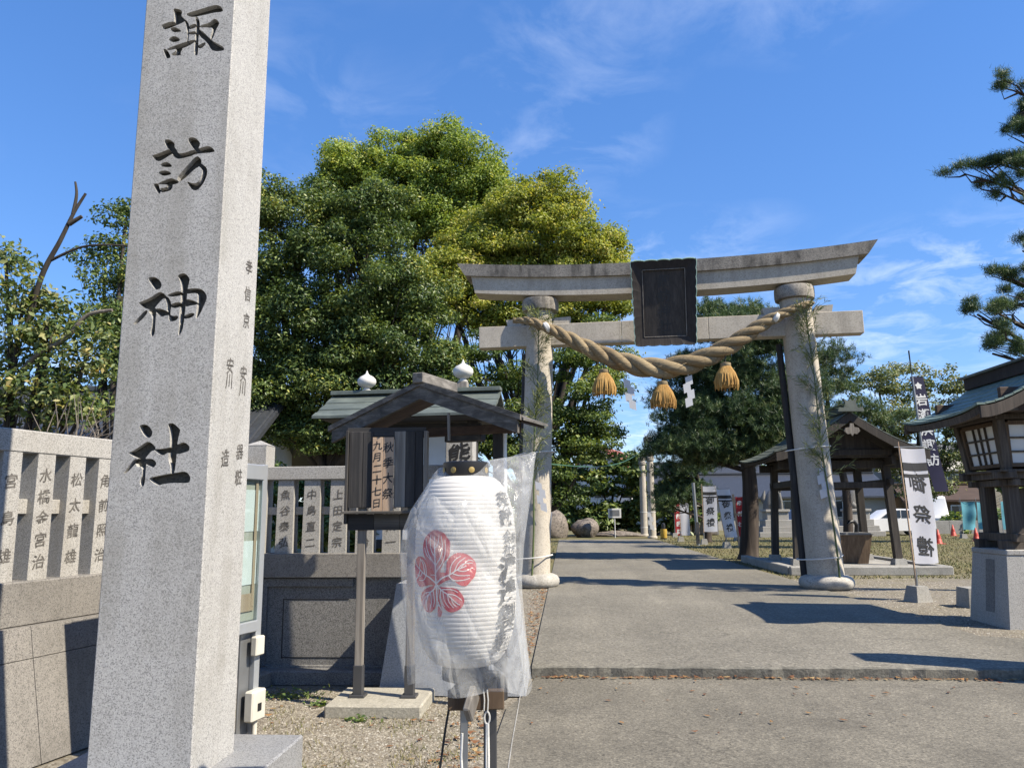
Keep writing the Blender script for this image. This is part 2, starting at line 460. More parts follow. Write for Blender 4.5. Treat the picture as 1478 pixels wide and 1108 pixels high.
MT['teal'] = plain('teal_cloth', (.13, .42, .52), .8)
MT['yellow'] = plain('yellow_paint', (.62, .40, .06), .6)

def cloth(name, col, tr=.4):
    col = dim(col, .82)
    m, nt, b = newmat(name); T = NT(nt)
    n = T.noise(T.coord(), 4, 3)
    c = T.ramp(n, [(.3, tuple(k * .95 for k in col)), (.7, col)])
    T.l(c, b.inputs['Base Color']); b.inputs['Roughness'].default_value = .9
    t = T.n('ShaderNodeBsdfTranslucent'); T.l(c, t.inputs['Color'])
    mx = T.n('ShaderNodeMixShader'); mx.inputs[0].default_value = tr
    T.l(b.outputs[0], mx.inputs[1]); T.l(t.outputs[0], mx.inputs[2])
    T.l(mx.outputs[0], nt.nodes['Material Output'].inputs['Surface'])
    return m
MT['cloth'] = cloth('white_banner_cloth', (.74, .75, .82))
MT['chochin'] = cloth('lantern_paper', (.86, .84, .80), .35)
MT['shide'] = cloth('folded_white_paper', (.85, .86, .88), .3)
MT['emblem'] = plain('red_print', (.66, .008, .03), .75, var=.08)
MT['emblem_white'] = plain('white_print', (.84, .82, .79), .75, var=.02)
def film(name):
    m, nt, b = newmat(name); T = NT(nt)
    n = T.noise(T.coord((1, 1, .6)), 14, 5, .6, .8)
    b.inputs['Base Color'].default_value = (.72, .73, .73, 1)
    b.inputs['Roughness'].default_value = .13
    b.inputs['Specular IOR Level'].default_value = .7
    cr = T.n('ShaderNodeTexVoronoi'); cr.feature = 'DISTANCE_TO_EDGE'; cr.inputs['Scale'].default_value = 9
    T.l(T.coord((1, 1, .55)), cr.inputs['Vector'])
    T.bump(T.math('ADD', n, T.math('MULTIPLY', T.ramp(cr.outputs['Distance'], [(0, 0), (.12, 1)]), .35)), .8, .02, b)
    t = T.n('ShaderNodeBsdfTranslucent'); t.inputs['Color'].default_value = (.72, .73, .73, 1)
    mx = T.n('ShaderNodeMixShader'); mx.inputs[0].default_value = .45
    T.l(b.outputs[0], mx.inputs[1]); T.l(t.outputs[0], mx.inputs[2])
    tp = T.n('ShaderNodeBsdfTransparent')
    m2 = T.n('ShaderNodeMixShader')
    T.l(T.ramp(n, [(.35, .20), (.72, .46)]), m2.inputs[0])
    T.l(tp.outputs[0], m2.inputs[1]); T.l(mx.outputs[0], m2.inputs[2])
    T.l(m2.outputs[0], nt.nodes['Material Output'].inputs['Surface'])
    return m
MT['film'] = film('clear_plastic_film')
def glassmat(name):
    m, nt, b = newmat(name); T = NT(nt)
    g = T.n('ShaderNodeBsdfGlossy'); g.inputs['Roughness'].default_value = .03
    tp = T.n('ShaderNodeBsdfTransparent'); tp.inputs['Color'].default_value = (.9, .95, .95, 1)
    mx = T.n('ShaderNodeMixShader'); mx.inputs[0].default_value = .10
    T.l(tp.outputs[0], mx.inputs[1]); T.l(g.outputs[0], mx.inputs[2])
    T.l(mx.outputs[0], nt.nodes['Material Output'].inputs['Surface'])
    return m
MT['glass'] = glassmat('clear_glass')

# ------------------------------------------------------------------ glyphs (built-in font, taken once as flat meshes)
GLYPHS = {}
def load_glyphs(specs):
    objs = []
    for ch, w in specs:
        c = bpy.data.curves.new('glyph', 'FONT'); c.body = ch; c.offset = w; c.resolution_u = 3
        o = bpy.data.objects.new('glyph', c); COL.objects.link(o); objs.append((ch, w, o))
    bpy.context.view_layer.update()
    dg = bpy.context.evaluated_depsgraph_get()
    for ch, w, o in objs:
        me = bpy.data.meshes.new_from_object(o.evaluated_get(dg))
        GLYPHS[(ch, w)] = ([(v.co.x, v.co.y) for v in me.vertices], [tuple(p.vertices) for p in me.polygons])
        bpy.data.meshes.remove(me)
        cu = o.data; bpy.data.objects.remove(o); bpy.data.curves.remove(cu)
TXT_THIN = '上田定宗中島直二魚谷泰弘一水木橋金宮角前照治松太龍雄諏訪神社秋季大祭九月二十七日安川孝信京造器粧奉献会株式渡邊製麺熊野次小林'
TXT_BOLD = '御祭禮岩瀬浜諏訪神社奉献会社株式渡邊製麺熊野豊'   # heavier brush
load_glyphs([(c, .012) for c in dict.fromkeys(TXT_THIN)] + [(c, .017) for c in dict.fromkeys(TXT_BOLD)])
def inscribe(mb, chars, f, top, pitch, size, w=.012, u0=0.0, shear=.13, width=1.0, mirror=False, mi=0, jitter=.0):
    """vertical line of characters; f(u, v) -> xyz on the surface; top = v of the first character's middle"""
    v = top
    for ch in chars:
        if ch != ' ':
            vs, fs = GLYPHS[(ch, w)]
            out = []
            for x, y in vs:
                x -= .5; y -= .38
                y += shear * x
                x += .03 * math.sin(6 * y + 2 * x); y += .025 * math.sin(7 * x + 1)
                if mirror: x = -x
                out.append(f(u0 + x * size * width, v + y * size))
            mb.add(out, fs, mi)
        v -= pitch
    return mb
CARVE = [
  [[(-0.0714,4.103),(-0.0346,4.0945),(-0.0184,4.0807),(-0.0248,4.0552),(-0.0071,4.0414),(0.0002,4.0217),(-0.0593,4.0121),(-0.0608,4.0637)],
   [(-0.125,4.0029),(-0.1217,4.0134),(-0.0704,4.0277),(-0.0539,4.0204),(-0.0065,4.0328),(0.0022,4.0216),(-0.0954,3.982),(-0.1156,3.9831)],
   [(-0.011,4.0395),(0.0078,4.0277),(0.0235,4.0012),(0.0255,3.9394),(0.0236,3.9055),(0.0109,3.8986),(0.0185,3.9228),(0.0113,3.9742),(0.002,4.0131)],
   [(-0.0798,3.9885),(-0.0542,3.9956),(-0.0187,3.9736),(-0.02,3.9631),(-0.0662,3.9647)],
   [(-0.0857,3.9283),(-0.0529,3.9457),(-0.0215,3.9249),(-0.0227,3.9131),(-0.0502,3.906),(-0.0707,3.9126)],
   [(-0.1099,3.8723),(-0.0898,3.8712),(-0.0606,3.8233),(-0.0801,3.8159),(-0.0905,3.8227)],
   [(-0.0898,3.8712),(-0.0373,3.8918),(0.0605,3.9206),(0.0617,3.9014),(0.0001,3.8687),(-0.0359,3.8706),(-0.0831,3.8603)],
   [(-0.0402,3.875),(-0.0002,3.8729),(-0.0144,3.8462),(-0.0074,3.8311),(-0.0572,3.8315),(-0.0619,3.8423),(-0.0428,3.854)],
   [(0.0003,4.0646),(0.0151,4.0715),(0.1097,4.0972),(0.1571,4.1096),(0.1856,4.0993),(0.199,4.075),(0.1954,4.0666),(0.1517,4.0639),(0.0845,4.0505),(0.0409,4.0443),(0.0164,4.0508)],
   [(0.0507,4.0468),(0.0648,4.046),(0.0788,4.0132),(0.0794,3.9705),(0.0765,3.9197),(0.08,3.8309),(0.0704,3.825),(0.058,3.8341),(0.0567,3.8869),(0.0587,3.9504),(0.0593,4.0057)],
   [(0.0179,3.9951),(0.059,4.01),(0.0606,3.9843),(0.0233,3.9735)],
   [(0.0201,3.9609),(0.0618,3.9651),(0.0631,3.9438),(0.0231,3.9459)],
   [(0.0749,3.8817),(0.0826,3.8855),(0.1155,3.9007),(0.1165,3.8838),(0.094,3.8617),(0.0755,3.8711)],
   [(0.078,3.994),(0.1349,4.0101),(0.1497,4.0285),(0.1658,4.0264),(0.1828,4.0075),(0.1798,3.9906),(0.1673,3.9658),(0.1508,3.9073),(0.1382,3.9186),(0.1488,3.9753),(0.1406,3.98),(0.0786,3.9833)],
   [(0.073,3.9772),(0.1022,3.9565),(0.1404,3.9163),(0.1613,3.8983),(0.2084,3.8706),(0.2183,3.8553),(0.2118,3.8451),(0.1644,3.8434),(0.1394,3.8657),(0.1214,3.9004),(0.0754,3.9389)]],
  [[(-0.0698,3.37),(-0.0377,3.3707),(-0.0108,3.3472),(-0.0112,3.325),(0.0034,3.3103),(0.0022,3.2982),(-0.0126,3.2868),(-0.0379,3.316),(-0.0567,3.333)],
   [(-0.128,3.2907),(-0.1141,3.2889),(-0.0381,3.318),(-0.015,3.3232),(0.002,3.3023),(-0.0282,3.2874),(-0.0729,3.257),(-0.0921,3.2538),(-0.1126,3.2667)],
   [(-0.0145,3.3151),(0.0034,3.3103),(0.0104,3.2919),(0.0415,3.2926),(0.0909,3.3107),(0.1108,3.3018),(0.0966,3.2803),(0.0203,3.2605),(-0.0037,3.2703),(-0.0244,3.2893)],
   [(-0.0812,3.2373),(-0.0511,3.2513),(-0.029,3.2412),(-0.0162,3.2247),(-0.0236,3.2198),(-0.0627,3.2225)],
   [(-0.0889,3.1967),(-0.0576,3.2051),(-0.03,3.1992),(-0.0166,3.1847),(-0.0286,3.1784),(-0.0555,3.1742),(-0.0735,3.1829)],
   [(-0.1117,3.1345),(-0.082,3.1374),(-0.0745,3.1133),(-0.065,3.0891),(-0.074,3.0784),(-0.0824,3.0878)],
   [(-0.0877,3.1356),(-0.0237,3.163),(0.0,3.1562),(0.0281,3.1412),(0.0134,3.1298),(-0.0096,3.1267),(-0.0796,3.1313)],
   [(-0.0332,3.1316),(-0.006,3.1305),(-0.0066,3.1107),(-0.0189,3.0933),(-0.0687,3.0861),(-0.0712,3.1112),(-0.0395,3.112)],
   [(0.053,3.3688),(0.075,3.378),(0.0988,3.3709),(0.1219,3.3437),(0.1188,3.3297),(0.1106,3.3059),(0.095,3.3065),(0.0699,3.3358)],
   [(0.0909,3.3107),(0.1177,3.3156),(0.1636,3.327),(0.1855,3.3168),(0.2001,3.2981),(0.1929,3.2904),(0.1234,3.2872),(0.0964,3.2843)],
   [(0.0975,3.2662),(0.1124,3.2756),(0.129,3.2589),(0.1359,3.2406),(0.1238,3.2171),(0.1013,3.206),(0.065,3.1676),(0.0282,3.1392),(0.0096,3.1578),(0.0433,3.2043),(0.083,3.2508)],
   [(0.1185,3.2393),(0.1383,3.2325),(0.1628,3.2096),(0.169,3.1834),(0.159,3.1441),(0.1417,3.1131),(0.12,3.0902),(0.0966,3.095),(0.0802,3.1114),(0.0649,3.1398),(0.0707,3.1395),(0.0984,3.1286),(0.1212,3.1336),(0.1335,3.153),(0.1426,3.1924),(0.1298,3.2129),(0.1156,3.2234)]],
  [[(-0.1002,2.6429),(-0.0894,2.6521),(-0.0627,2.6506),(-0.0388,2.6335),(-0.0267,2.6123),(-0.032,2.5916),(-0.0505,2.5856),(-0.0621,2.5886),(-0.083,2.6158)],
   [(-0.1398,2.5226),(-0.1295,2.5261),(-0.0817,2.5456),(-0.0566,2.5638),(-0.0365,2.5746),(-0.0192,2.5704),(0.001,2.5509),(0.0171,2.5354),(-0.0021,2.5416),(-0.0171,2.5401),(-0.0485,2.5032),(-0.0585,2.4847),(-0.0928,2.4893),(-0.1242,2.5052)],
   [(-0.157,2.4141),(-0.1488,2.4307),(-0.1071,2.4784),(-0.0944,2.4856),(-0.0879,2.4742),(-0.1048,2.4483),(-0.1365,2.4173)],
   [(-0.0882,2.4779),(-0.0741,2.4926),(-0.0517,2.4958),(-0.0453,2.4844),(-0.0461,2.4169),(-0.0445,2.3685),(-0.0528,2.3531),(-0.0623,2.354),(-0.0692,2.3728),(-0.0623,2.4061),(-0.0639,2.4548)],
   [(-0.0547,2.4846),(-0.0403,2.4936),(-0.0058,2.4852),(0.0217,2.4676),(0.0225,2.4564),(0.0038,2.455),(-0.0146,2.4491),(-0.034,2.4578)],
   [(-0.0101,2.5474),(0.0048,2.5508),(0.0212,2.5315),(0.0286,2.505),(0.0253,2.4713),(0.0284,2.4525),(0.064,2.4534),(0.0677,2.4421),(0.0545,2.4275),(0.0322,2.4244),(0.0185,2.4322),(0.019,2.4527),(0.0062,2.4755),(0.0055,2.5131)],
   [(0.0025,2.5565),(0.0189,2.5656),(0.0559,2.5759),(0.075,2.5723),(0.0761,2.5545),(0.0501,2.5496),(0.0162,2.5486)],
   [(0.0226,2.5108),(0.0557,2.5212),(0.0786,2.5168),(0.0797,2.4999),(0.0503,2.4894),(0.0255,2.4957)],
   [(0.047,2.6539),(0.0689,2.6658),(0.0879,2.6641),(0.1122,2.6387),(0.1112,2.6236),(0.1054,2.5972),(0.1043,2.5557),(0.1001,2.5031),(0.0974,2.4283),(0.0915,2.3764),(0.0762,2.3526),(0.07,2.362),(0.0734,2.3954),(0.0704,2.4701),(0.073,2.5339),(0.0712,2.6019),(0.0595,2.6364)],
   [(0.0968,2.5842),(0.1304,2.5889),(0.1681,2.586),(0.1917,2.5684),(0.2045,2.5435),(0.2017,2.5267),(0.1888,2.4933),(0.1758,2.4599),(0.157,2.4324),(0.1522,2.4493),(0.1555,2.4867),(0.1565,2.5317),(0.1566,2.5599),(0.1394,2.5641),(0.0984,2.5596)],
   [(0.0963,2.5333),(0.1188,2.5334),(0.1573,2.5185),(0.1581,2.5053),(0.1209,2.5007),(0.097,2.4938)],
   [(0.0922,2.4509),(0.1305,2.4667),(0.1477,2.4607),(0.1463,2.4532),(0.1286,2.4387),(0.0933,2.4352)]],
  [[(-0.0899,1.9169),(-0.0809,1.9262),(-0.0567,1.9258),(-0.0387,1.9145),(-0.0227,1.8925),(-0.0236,1.8725),(-0.0349,1.862),(-0.0558,1.8663),(-0.0745,1.8866)],
   [(-0.1363,1.7944),(-0.1161,1.7991),(-0.0767,1.8234),(-0.0507,1.843),(-0.0353,1.8434),(-0.0156,1.8325),(-0.0006,1.8141),(-0.0066,1.8026),(-0.0202,1.8011),(-0.0453,1.77),(-0.0514,1.7602),(-0.0861,1.7656),(-0.1144,1.7775)],
   [(-0.1508,1.6939),(-0.1401,1.7102),(-0.1093,1.756),(-0.0929,1.7657),(-0.0818,1.754),(-0.1009,1.7345),(-0.1292,1.7019)],
   [(-0.0989,1.7542),(-0.0795,1.7688),(-0.0488,1.7701),(-0.0429,1.7601),(-0.042,1.7009),(-0.0428,1.642),(-0.0523,1.633),(-0.0629,1.639),(-0.0698,1.6619),(-0.0578,1.6847),(-0.0627,1.7274),(-0.0864,1.7244)],
   [(-0.0514,1.7602),(-0.0381,1.765),(-0.014,1.7631),(0.004,1.7497),(0.0083,1.7364),(-0.0076,1.7202),(-0.0217,1.7269),(-0.0463,1.7371)],
   [(0.0493,1.9248),(0.0633,1.9313),(0.0807,1.9277),(0.1116,1.9005),(0.1122,1.8905),(0.1069,1.8673),(0.1025,1.8309),(0.1026,1.7781),(0.0983,1.6895),(0.0797,1.6881),(0.0776,1.7192),(0.0652,1.7522),(0.0617,1.7786),(0.0673,1.8115),(0.0639,1.8713),(0.0563,1.908)],
   [(-0.0139,1.8093),(0.0203,1.8089),(0.0643,1.8149),(0.101,1.8276),(0.1275,1.8398),(0.1448,1.8353),(0.1628,1.8202),(0.1624,1.8004),(0.1509,1.7939),(0.1041,1.7813),(0.0657,1.795),(0.0362,1.7773),(0.0152,1.7841)],
   [(-0.0263,1.6729),(0.0021,1.6808),(0.0625,1.6916),(0.1163,1.6991),(0.1431,1.7037),(0.1641,1.6937),(0.176,1.6756),(0.1749,1.6561),(0.1636,1.6481),(0.0992,1.6504),(0.0487,1.646),(0.0255,1.6381),(0.0115,1.6431),(-0.0133,1.6581)]]]

# ------------------------------------------------------------------ the ground, the path, the apron
def ground_mat():
    m, nt, b = newmat('gravelly_ground'); T = NT(nt)
    gam = T.n('ShaderNodeMix'); gam.data_type = 'RGBA'; gam.blend_type = 'MULTIPLY'; gam.inputs[0].default_value = 1; gam.inputs[7].default_value = (AL * .86, AL * .86, AL * .86, 1)
    v = T.coord()
    pos = T.n('ShaderNodeSeparateXYZ'); T.l(T.coord(), pos.inputs[0])
    peb = T.n('ShaderNodeSeparateColor'); T.l(T.vor(v, 55), peb.inputs[0])
    fine = T.noise(v, 140, 3, .7)
    gcol = T.ramp(peb.outputs[0], [(0, (.17, .14, .105)), (.35, (.28, .245, .185)), (.75, (.37, .33, .26)), (1, (.47, .44, .38))])
    gcol = T.mix(.5, gcol, T.ramp(fine, [(.25, .5), (.75, 1.2)]), 'MULTIPLY')
    big = T.noise(v, .9, 5, .6, .5)
    gcol = T.mix(T.math('MULTIPLY', T.ramp(big, [(.45, 0), (.7, 1)]), .5), gcol, (.21, .19, .10))
    # worn lawn further in
    lawn = T.ramp(T.noise(v, .35, 5, .62, .4), [(.3, (.20, .165, .07)), (.5, (.235, .205, .085)), (.72, (.15, .165, .05))])
    lawn = T.mix(.55, lawn, T.ramp(T.noise(T.coord((1, 1, 1)), 38, 4, .7), [(.25, .45), (.75, 1.3)]), 'MULTIPLY')
    edge = T.math('ADD', pos.outputs['Y'], T.math('MULTIPLY', T.math('SUBTRACT', big, .5), 5.0))
    fac = T.ramp(T.math('DIVIDE', edge, 40.0), [(.40, 0), (.47, 1)])
    T.l(T.mix(fac, gcol, lawn), gam.inputs[6]); T.l(gam.outputs[2], b.inputs['Base Color'])
    b.inputs['Roughness'].default_value = .95
    T.bump(T.math('ADD', peb.outputs[0], fine), .5, .012, b)
    return m
MT['ground'] = ground_mat()
def gz(x, y):
    t = min(1, max(0, (y - 7.47) / .13))
    return -.012 + t * .092
g = MB()
xs = [-900, -300, -100, -40, -16, -8, -5, -3, -1.5, -.8, -.4, 0, 1.5, 3, 4.5, 5.2, 6, 8, 12, 20, 40, 100, 300, 900]
ys = [-300, -80, -20, -5, 0, 2, 4, 5, 6, 6.9, 7.2, 7.47, 7.5, 7.55, 7.6, 8, 10, 13, 18, 25, 35, 50, 80, 150, 400, 1500]
g.add([(x, y, gz(x, y)) for y in ys for x in xs],
      [(j * len(xs) + i, j * len(xs) + i + 1, (j + 1) * len(xs) + i + 1, (j + 1) * len(xs) + i) for j in range(len(ys) - 1) for i in range(len(xs) - 1)])
struct('ground', g, MT['ground'], smooth=30)

# path slab, front edge chipped
p = MB()
rng = random.Random(3)
nx = 90; x0, x1 = -.33, 9.0
def pr(x):       # right-hand edge of the path is at 4.62 beyond the mouth, wider towards the street
    return 4.62
front = []
for i in range(nx + 1):
    x = x0 + (x1 - x0) * i / nx
    front.append((x, 7.46 + .012 * math.sin(x * 3.1) + rng.uniform(-.012, .012)))
vs = []; fs = []
for x, y in front:
    vs += [(x, y - .006, -.02), (x, y - rng.uniform(.0, .012), .088 + rng.uniform(-.008, .004)), (x, y + .022, .1)]
for i in range(nx):
    a, b_ = i * 3, i * 3 + 3
    fs += [(a, b_, b_ + 1, a + 1), (a + 1, b_ + 1, b_ + 2, a + 2)]
p.add(vs, fs, 1)
# top sheet: strip to the far end, with the flare to the right at the mouth
def right_edge(y):
    return 4.62 if y > 9.3 else 4.62 + (9.3 - y) * 2.4
rows = [7.6, 7.9, 8.3, 8.7, 9.0, 9.3, 11, 14, 18, 24, 30, 36, 41]
top = [[(x, y + .022, .1) for x, y in front]]
for y in rows:
    re = min(9.0, right_edge(y))
    top.append([(x0 + (re - x0) * i / nx, y, .1) for i in range(nx + 1)])
b0 = len(p.v)
flat = [q for r_ in top for q in r_]
p.add(flat, [(j * (nx + 1) + i, j * (nx + 1) + i + 1, (j + 1) * (nx + 1) + i + 1, (j + 1) * (nx + 1) + i) for j in range(len(top) - 1) for i in range(nx)], 0)
# side faces
sv = []; sf = []
for y in [7.482] + rows: sv += [(x0, y, .1), (x0, y, -.03)]
for i in range(len(rows)): sf.append((i * 2, i * 2 + 2, i * 2 + 3, i * 2 + 1))
p.add(sv, sf, 1)
sv = []; sf = []
for k, r_ in enumerate(top):
    sv += [r_[-1], (r_[-1][0], r_[-1][1], 0)]
for i in range(len(top) - 1): sf.append((i * 2, i * 2 + 2, i * 2 + 3, i * 2 + 1))
p.add(sv, sf, 1)
struct('path', p, [MT['path'], MT['kerb_edge']])
# joints across the path are shallow recessed strips
# apron in front of the step
a = MB()
poly = [(-.55, -3), (-.52, 2), (-.50, 4.9), (-.48, 6.3), (-.36, 6.75), (-.30, 7.47), (20, 7.47), (20, -3)]
a.add([(x, y, .004) for x, y in poly], [tuple(range(len(poly)))])
a.add([(x, y, q) for x, y in poly[:6] for q in (.004, -.02)], [(i * 2, i * 2 + 2, i * 2 + 3, i * 2 + 1) for i in range(5)])
struct('apron', a, MT['apron'])
fl = MB()   # fine cracked joint in the apron
fl.add([(-.40, 6.7, .008), (-.392, 6.7, .008), (-.372, 5.4, .008), (-.338, 4.0, .008), (-.346, 4.0, .008), (-.380, 5.4, .008)], [(0, 1, 2, 5), (5, 2, 3, 4)])
struct('apron_joint', fl, MT['concrete_block'])

# gravel grains, fallen leaves, dry grass on the near ground
def scatter_grains(name, n, area, size, mat, zf, seed, flat=.6, tint=True):
    r_ = np.random.default_rng(seed)
    base = np.array([(1, 0, -.3), (-.5, .87, -.3), (-.5, -.87, -.3), (0, 0, .8)])
    xy = area(r_, n)
    s = size * r_.uniform(.5, 1.5, n)
    a = r_.uniform(0, 6.28, n)
    V = np.empty((n, 4, 3))
    jit = r_.uniform(.6, 1.3, (n, 4))
    for k in range(4):
        bx, by, bz = base[k]
        V[:, k, 0] = xy[:, 0] + s * jit[:, k] * (bx * np.cos(a) - by * np.sin(a))
        V[:, k, 1] = xy[:, 1] + s * jit[:, k] * (bx * np.sin(a) + by * np.cos(a))
        V[:, k, 2] = zf(xy[:, 0], xy[:, 1]) + s * flat * bz * jit[:, k]
    F = np.array([(0, 1, 3), (1, 2, 3), (2, 0, 3)])
    faces = (F[None] + 4 * np.arange(n)[:, None, None]).reshape(-1, 3)
    return raw_mesh(name, V.reshape(-1, 3), faces, mat, np.repeat(r_.uniform(0, 1, n), 3))
def raw_mesh(name, V, F, mat, tint=None, parent=None, smooth=False):
    me = bpy.data.meshes.new(name)
    n = F.shape[1]
    me.vertices.add(len(V)); me.vertices.foreach_set('co', V.astype(np.float32).ravel())
    me.loops.add(F.size); me.loops.foreach_set('vertex_index', F.astype(np.int32).ravel())
    me.polygons.add(len(F)); me.polygons.foreach_set('loop_start', np.arange(0, F.size, n, dtype=np.int32))
    me.update(calc_edges=True)
    if tint is not None:
        at = me.attributes.new('tint', 'FLOAT', 'FACE'); at.data.foreach_set('value', tint.astype(np.float32))
    if smooth: me.polygons.foreach_set('use_smooth', np.ones(len(F), dtype=bool))
    me.materials.append(mat); me.validate()
    o = bpy.data.objects.new(name, me); COL.objects.link(o)
    if parent: o.parent = parent
    return o
def tintmat(name, stops, rough=.9):
    stops = [(p_, dim(c_, AL * .95)) for p_, c_ in stops]
    m, nt, b = newmat(name); T = NT(nt)
    at = T.n('ShaderNodeAttribute'); at.attribute_name = 'tint'
    T.l(T.ramp(at.outputs['Fac'], stops), b.inputs['Base Color']); b.inputs['Roughness'].default_value = rough
    return m
gzv = lambda x, y: -.012 + np.clip((y - 7.47) / .13, 0, 1) * .092
MT['pebbles'] = tintmat('pebbles', [(0, (.14, .115, .085)), (.4, (.30, .26, .20)), (.8, (.42, .38, .30)), (1, (.58, .55, .49))])
def recess(r_, n):
    return np.stack([r_.uniform(-3.0, -.52, n), 4.2 + (6.95 - 4.2) * r_.uniform(0, 1, n)], 1)
tag(scatter_grains('gravel', 26000, recess, .011, MT['pebbles'], gzv, 1), kind='stuff')
def beside(r_, n):
    k = n // 3
    a1 = np.stack([r_.uniform(-1.6, -.36, k), r_.uniform(7.5, 18, k)], 1)
    a2 = np.stack([r_.uniform(4.66, 7.5, n - k), r_.uniform(8.6, 17, n - k)], 1)
    return np.concatenate([a1, a2])
tag(scatter_grains('gravel', 16000, beside, .014, MT['pebbles'], gzv, 2), kind='stuff')
MT['dead_leaf'] = tintmat('dead_leaves', [(0, (.10, .04, .02)), (.35, (.22, .09, .035)), (.7, (.33, .17, .06)), (1, (.42, .29, .13))])
def leaves_flat(name, xy, z, size, mat, seed, parent=None, curl=.35):
    r_ = np.random.default_rng(seed); n = len(xy)
    s = size * r_.uniform(.55, 1.4, n); a = r_.uniform(0, 6.28, n)
    quad = np.array([(-1, 0, 0), (0, -.45, 0), (1, 0, 0), (0, .45, 0)])
    V = np.empty((n, 4, 3)); tl = r_.normal(0, .3, (n, 2))
    for k in range(4):
        bx, by, _ = quad[k]
        lx, ly = bx * s, by * s
        V[:, k, 0] = xy[:, 0] + lx * np.cos(a) - ly * np.sin(a)
        V[:, k, 1] = xy[:, 1] + lx * np.sin(a) + ly * np.cos(a)
        V[:, k, 2] = z + .004 + np.abs(lx * tl[:, 0]) + np.abs(ly) * curl + s * .05
    F = (np.array([(0, 1, 2), (0, 2, 3)])[None] + 4 * np.arange(n)[:, None, None]).reshape(-1, 3)
    return raw_mesh(name, V.reshape(-1, 3), F, mat, np.repeat(r_.uniform(0, 1, n), 2), parent)
r_ = np.random.default_rng(11)
xy = np.concatenate([
    np.stack([r_.uniform(-.3, 6.5, 420), 7.44 - np.abs(r_.normal(0, .035, 420))], 1),
    np.stack([r_.uniform(-.3, 5, 60), r_.uniform(5.5, 7.4, 60)], 1),
    np.stack([-.36 - np.abs(r_.normal(0, .12, 500)), r_.uniform(7.3, 16, 500)], 1),
    np.stack([-.55 - np.abs(r_.normal(0, .16, 160)), r_.uniform(4.2, 6.3, 160)], 1),
    np.stack([r_.uniform(-2.6, -.6, 60), r_.uniform(4.4, 6.8, 60)], 1)])
zz_ = np.where((xy[:, 0] > -.33) & (xy[:, 1] < 7.47), .006, gzv(xy[:, 0], xy[:, 1]) + .004)
tag(leaves_flat('fallen_leaves', xy, zz_, .026, MT['dead_leaf'], 5), kind='stuff')
# grass blades: sparse in the recess, thicker on the lawn
MT['grass'] = tintmat('dry_grass', [(0, (.10, .13, .03)), (.4, (.20, .19, .07)), (.8, (.32, .27, .12)), (1, (.40, .35, .19))])
def blades(name, xy, z, h, mat, seed, w=.006):
    r_ = np.random.default_rng(seed); n = len(xy)
    hh = h * r_.uniform(.4, 1.3, n); a = r_.uniform(0, 6.28, n); lean = r_.normal(0, .5, (n, 2))
    V = np.empty((n, 3, 3)); ww = w * r_.uniform(.6, 1.5, n)
    V[:, 0] = np.stack([xy[:, 0] + ww * np.cos(a), xy[:, 1] + ww * np.sin(a), z], 1)
    V[:, 1] = np.stack([xy[:, 0] - ww * np.cos(a), xy[:, 1] - ww * np.sin(a), z], 1)
    V[:, 2] = np.stack([xy[:, 0] + lean[:, 0] * hh, xy[:, 1] + lean[:, 1] * hh, z + hh], 1)
    return raw_mesh(name, V.reshape(-1, 3), np.arange(3 * n).reshape(-1, 3), mat, r_.uniform(0, 1, n))
cl = r_.uniform((-2.6, 4.3), (-.6, 6.8), (70, 2))
xy = (cl[r_.integers(0, 70, 2600)] + r_.normal(0, .07, (2600, 2)))
xy = xy[(xy[:, 0] < -.54) & (xy[:, 1] < 6.9)]
tag(blades('dry_grass', xy, gzv(xy[:, 0], xy[:, 1]), .035, MT['grass'], 6, .003), kind='stuff')
xy = np.concatenate([np.stack([r_.uniform(4.7, 22, 42000), 17 + 30 * r_.uniform(0, 1, 42000) ** 1.3], 1),
                     np.stack([r_.uniform(-3.5, -.4, 5000), r_.uniform(17, 42, 5000)], 1)])
xy = xy[~((xy[:, 0] > 5.1) & (xy[:, 0] < 8.6) & (xy[:, 1] > 17.6) & (xy[:, 1] < 22.6))]
tag(blades('lawn_grass', xy, gzv(xy[:, 0], xy[:, 1]), .05, MT['grass'], 8, .012), kind='stuff')

# ------------------------------------------------------------------ the great name pillar
def cdt_faces(outer, polys, extra=()):
    pts = []; faces = []
    for poly in [outer] + polys:
        ar = sum(poly[i][0] * poly[(i + 1) % len(poly)][1] - poly[(i + 1) % len(poly)][0] * poly[i][1] for i in range(len(poly)))
        if ar < 0: poly = poly[::-1]
        b = len(pts); pts += [Vector((u, v)) for u, v in poly]; faces.append(list(range(b, b + len(poly))))
    pts += [Vector(e) for e in extra]
    vo, eo, fo, _, _, of = delaunay_2d_cdt(pts, [], faces, 0, 1e-6)
    return vo, fo, of
def smooth_poly(poly, it=1):
    for _ in range(it):
        out = []
        n = len(poly)
        for i in range(n):
            a, b = poly[i], poly[(i + 1) % n]
            out += [(a[0] * .75 + b[0] * .25, a[1] * .75 + b[1] * .25), (a[0] * .25 + b[0] * .75, a[1] * .25 + b[1] * .75)]
        poly = out
    return poly
np_ = thing('shrine_name_pillar', 'tall square granite pillar with four large carved characters reading down its front', 'stone pillar', (-1.915, 3.725, 0))
PX0, PX1, PY, PZ0, PZ1 = -.22, .26, .225, .35, 5.0
strokes = [smooth_poly(s_) for ch in CARVE for s_ in ch]
outer = [(PX0 + .006, PZ0), (PX1 - .006, PZ0), (PX1 - .006, PZ1), (PX0 + .006, PZ1)]
vo, fo, of = cdt_faces(outer, strokes)
inside = [any(k > 0 for k in o) for o in of]
keep = [len(o) > 0 for o in of]
DEP = .030
sh = MB(); fl_ = MB()
front_i = {}; back_i = {}
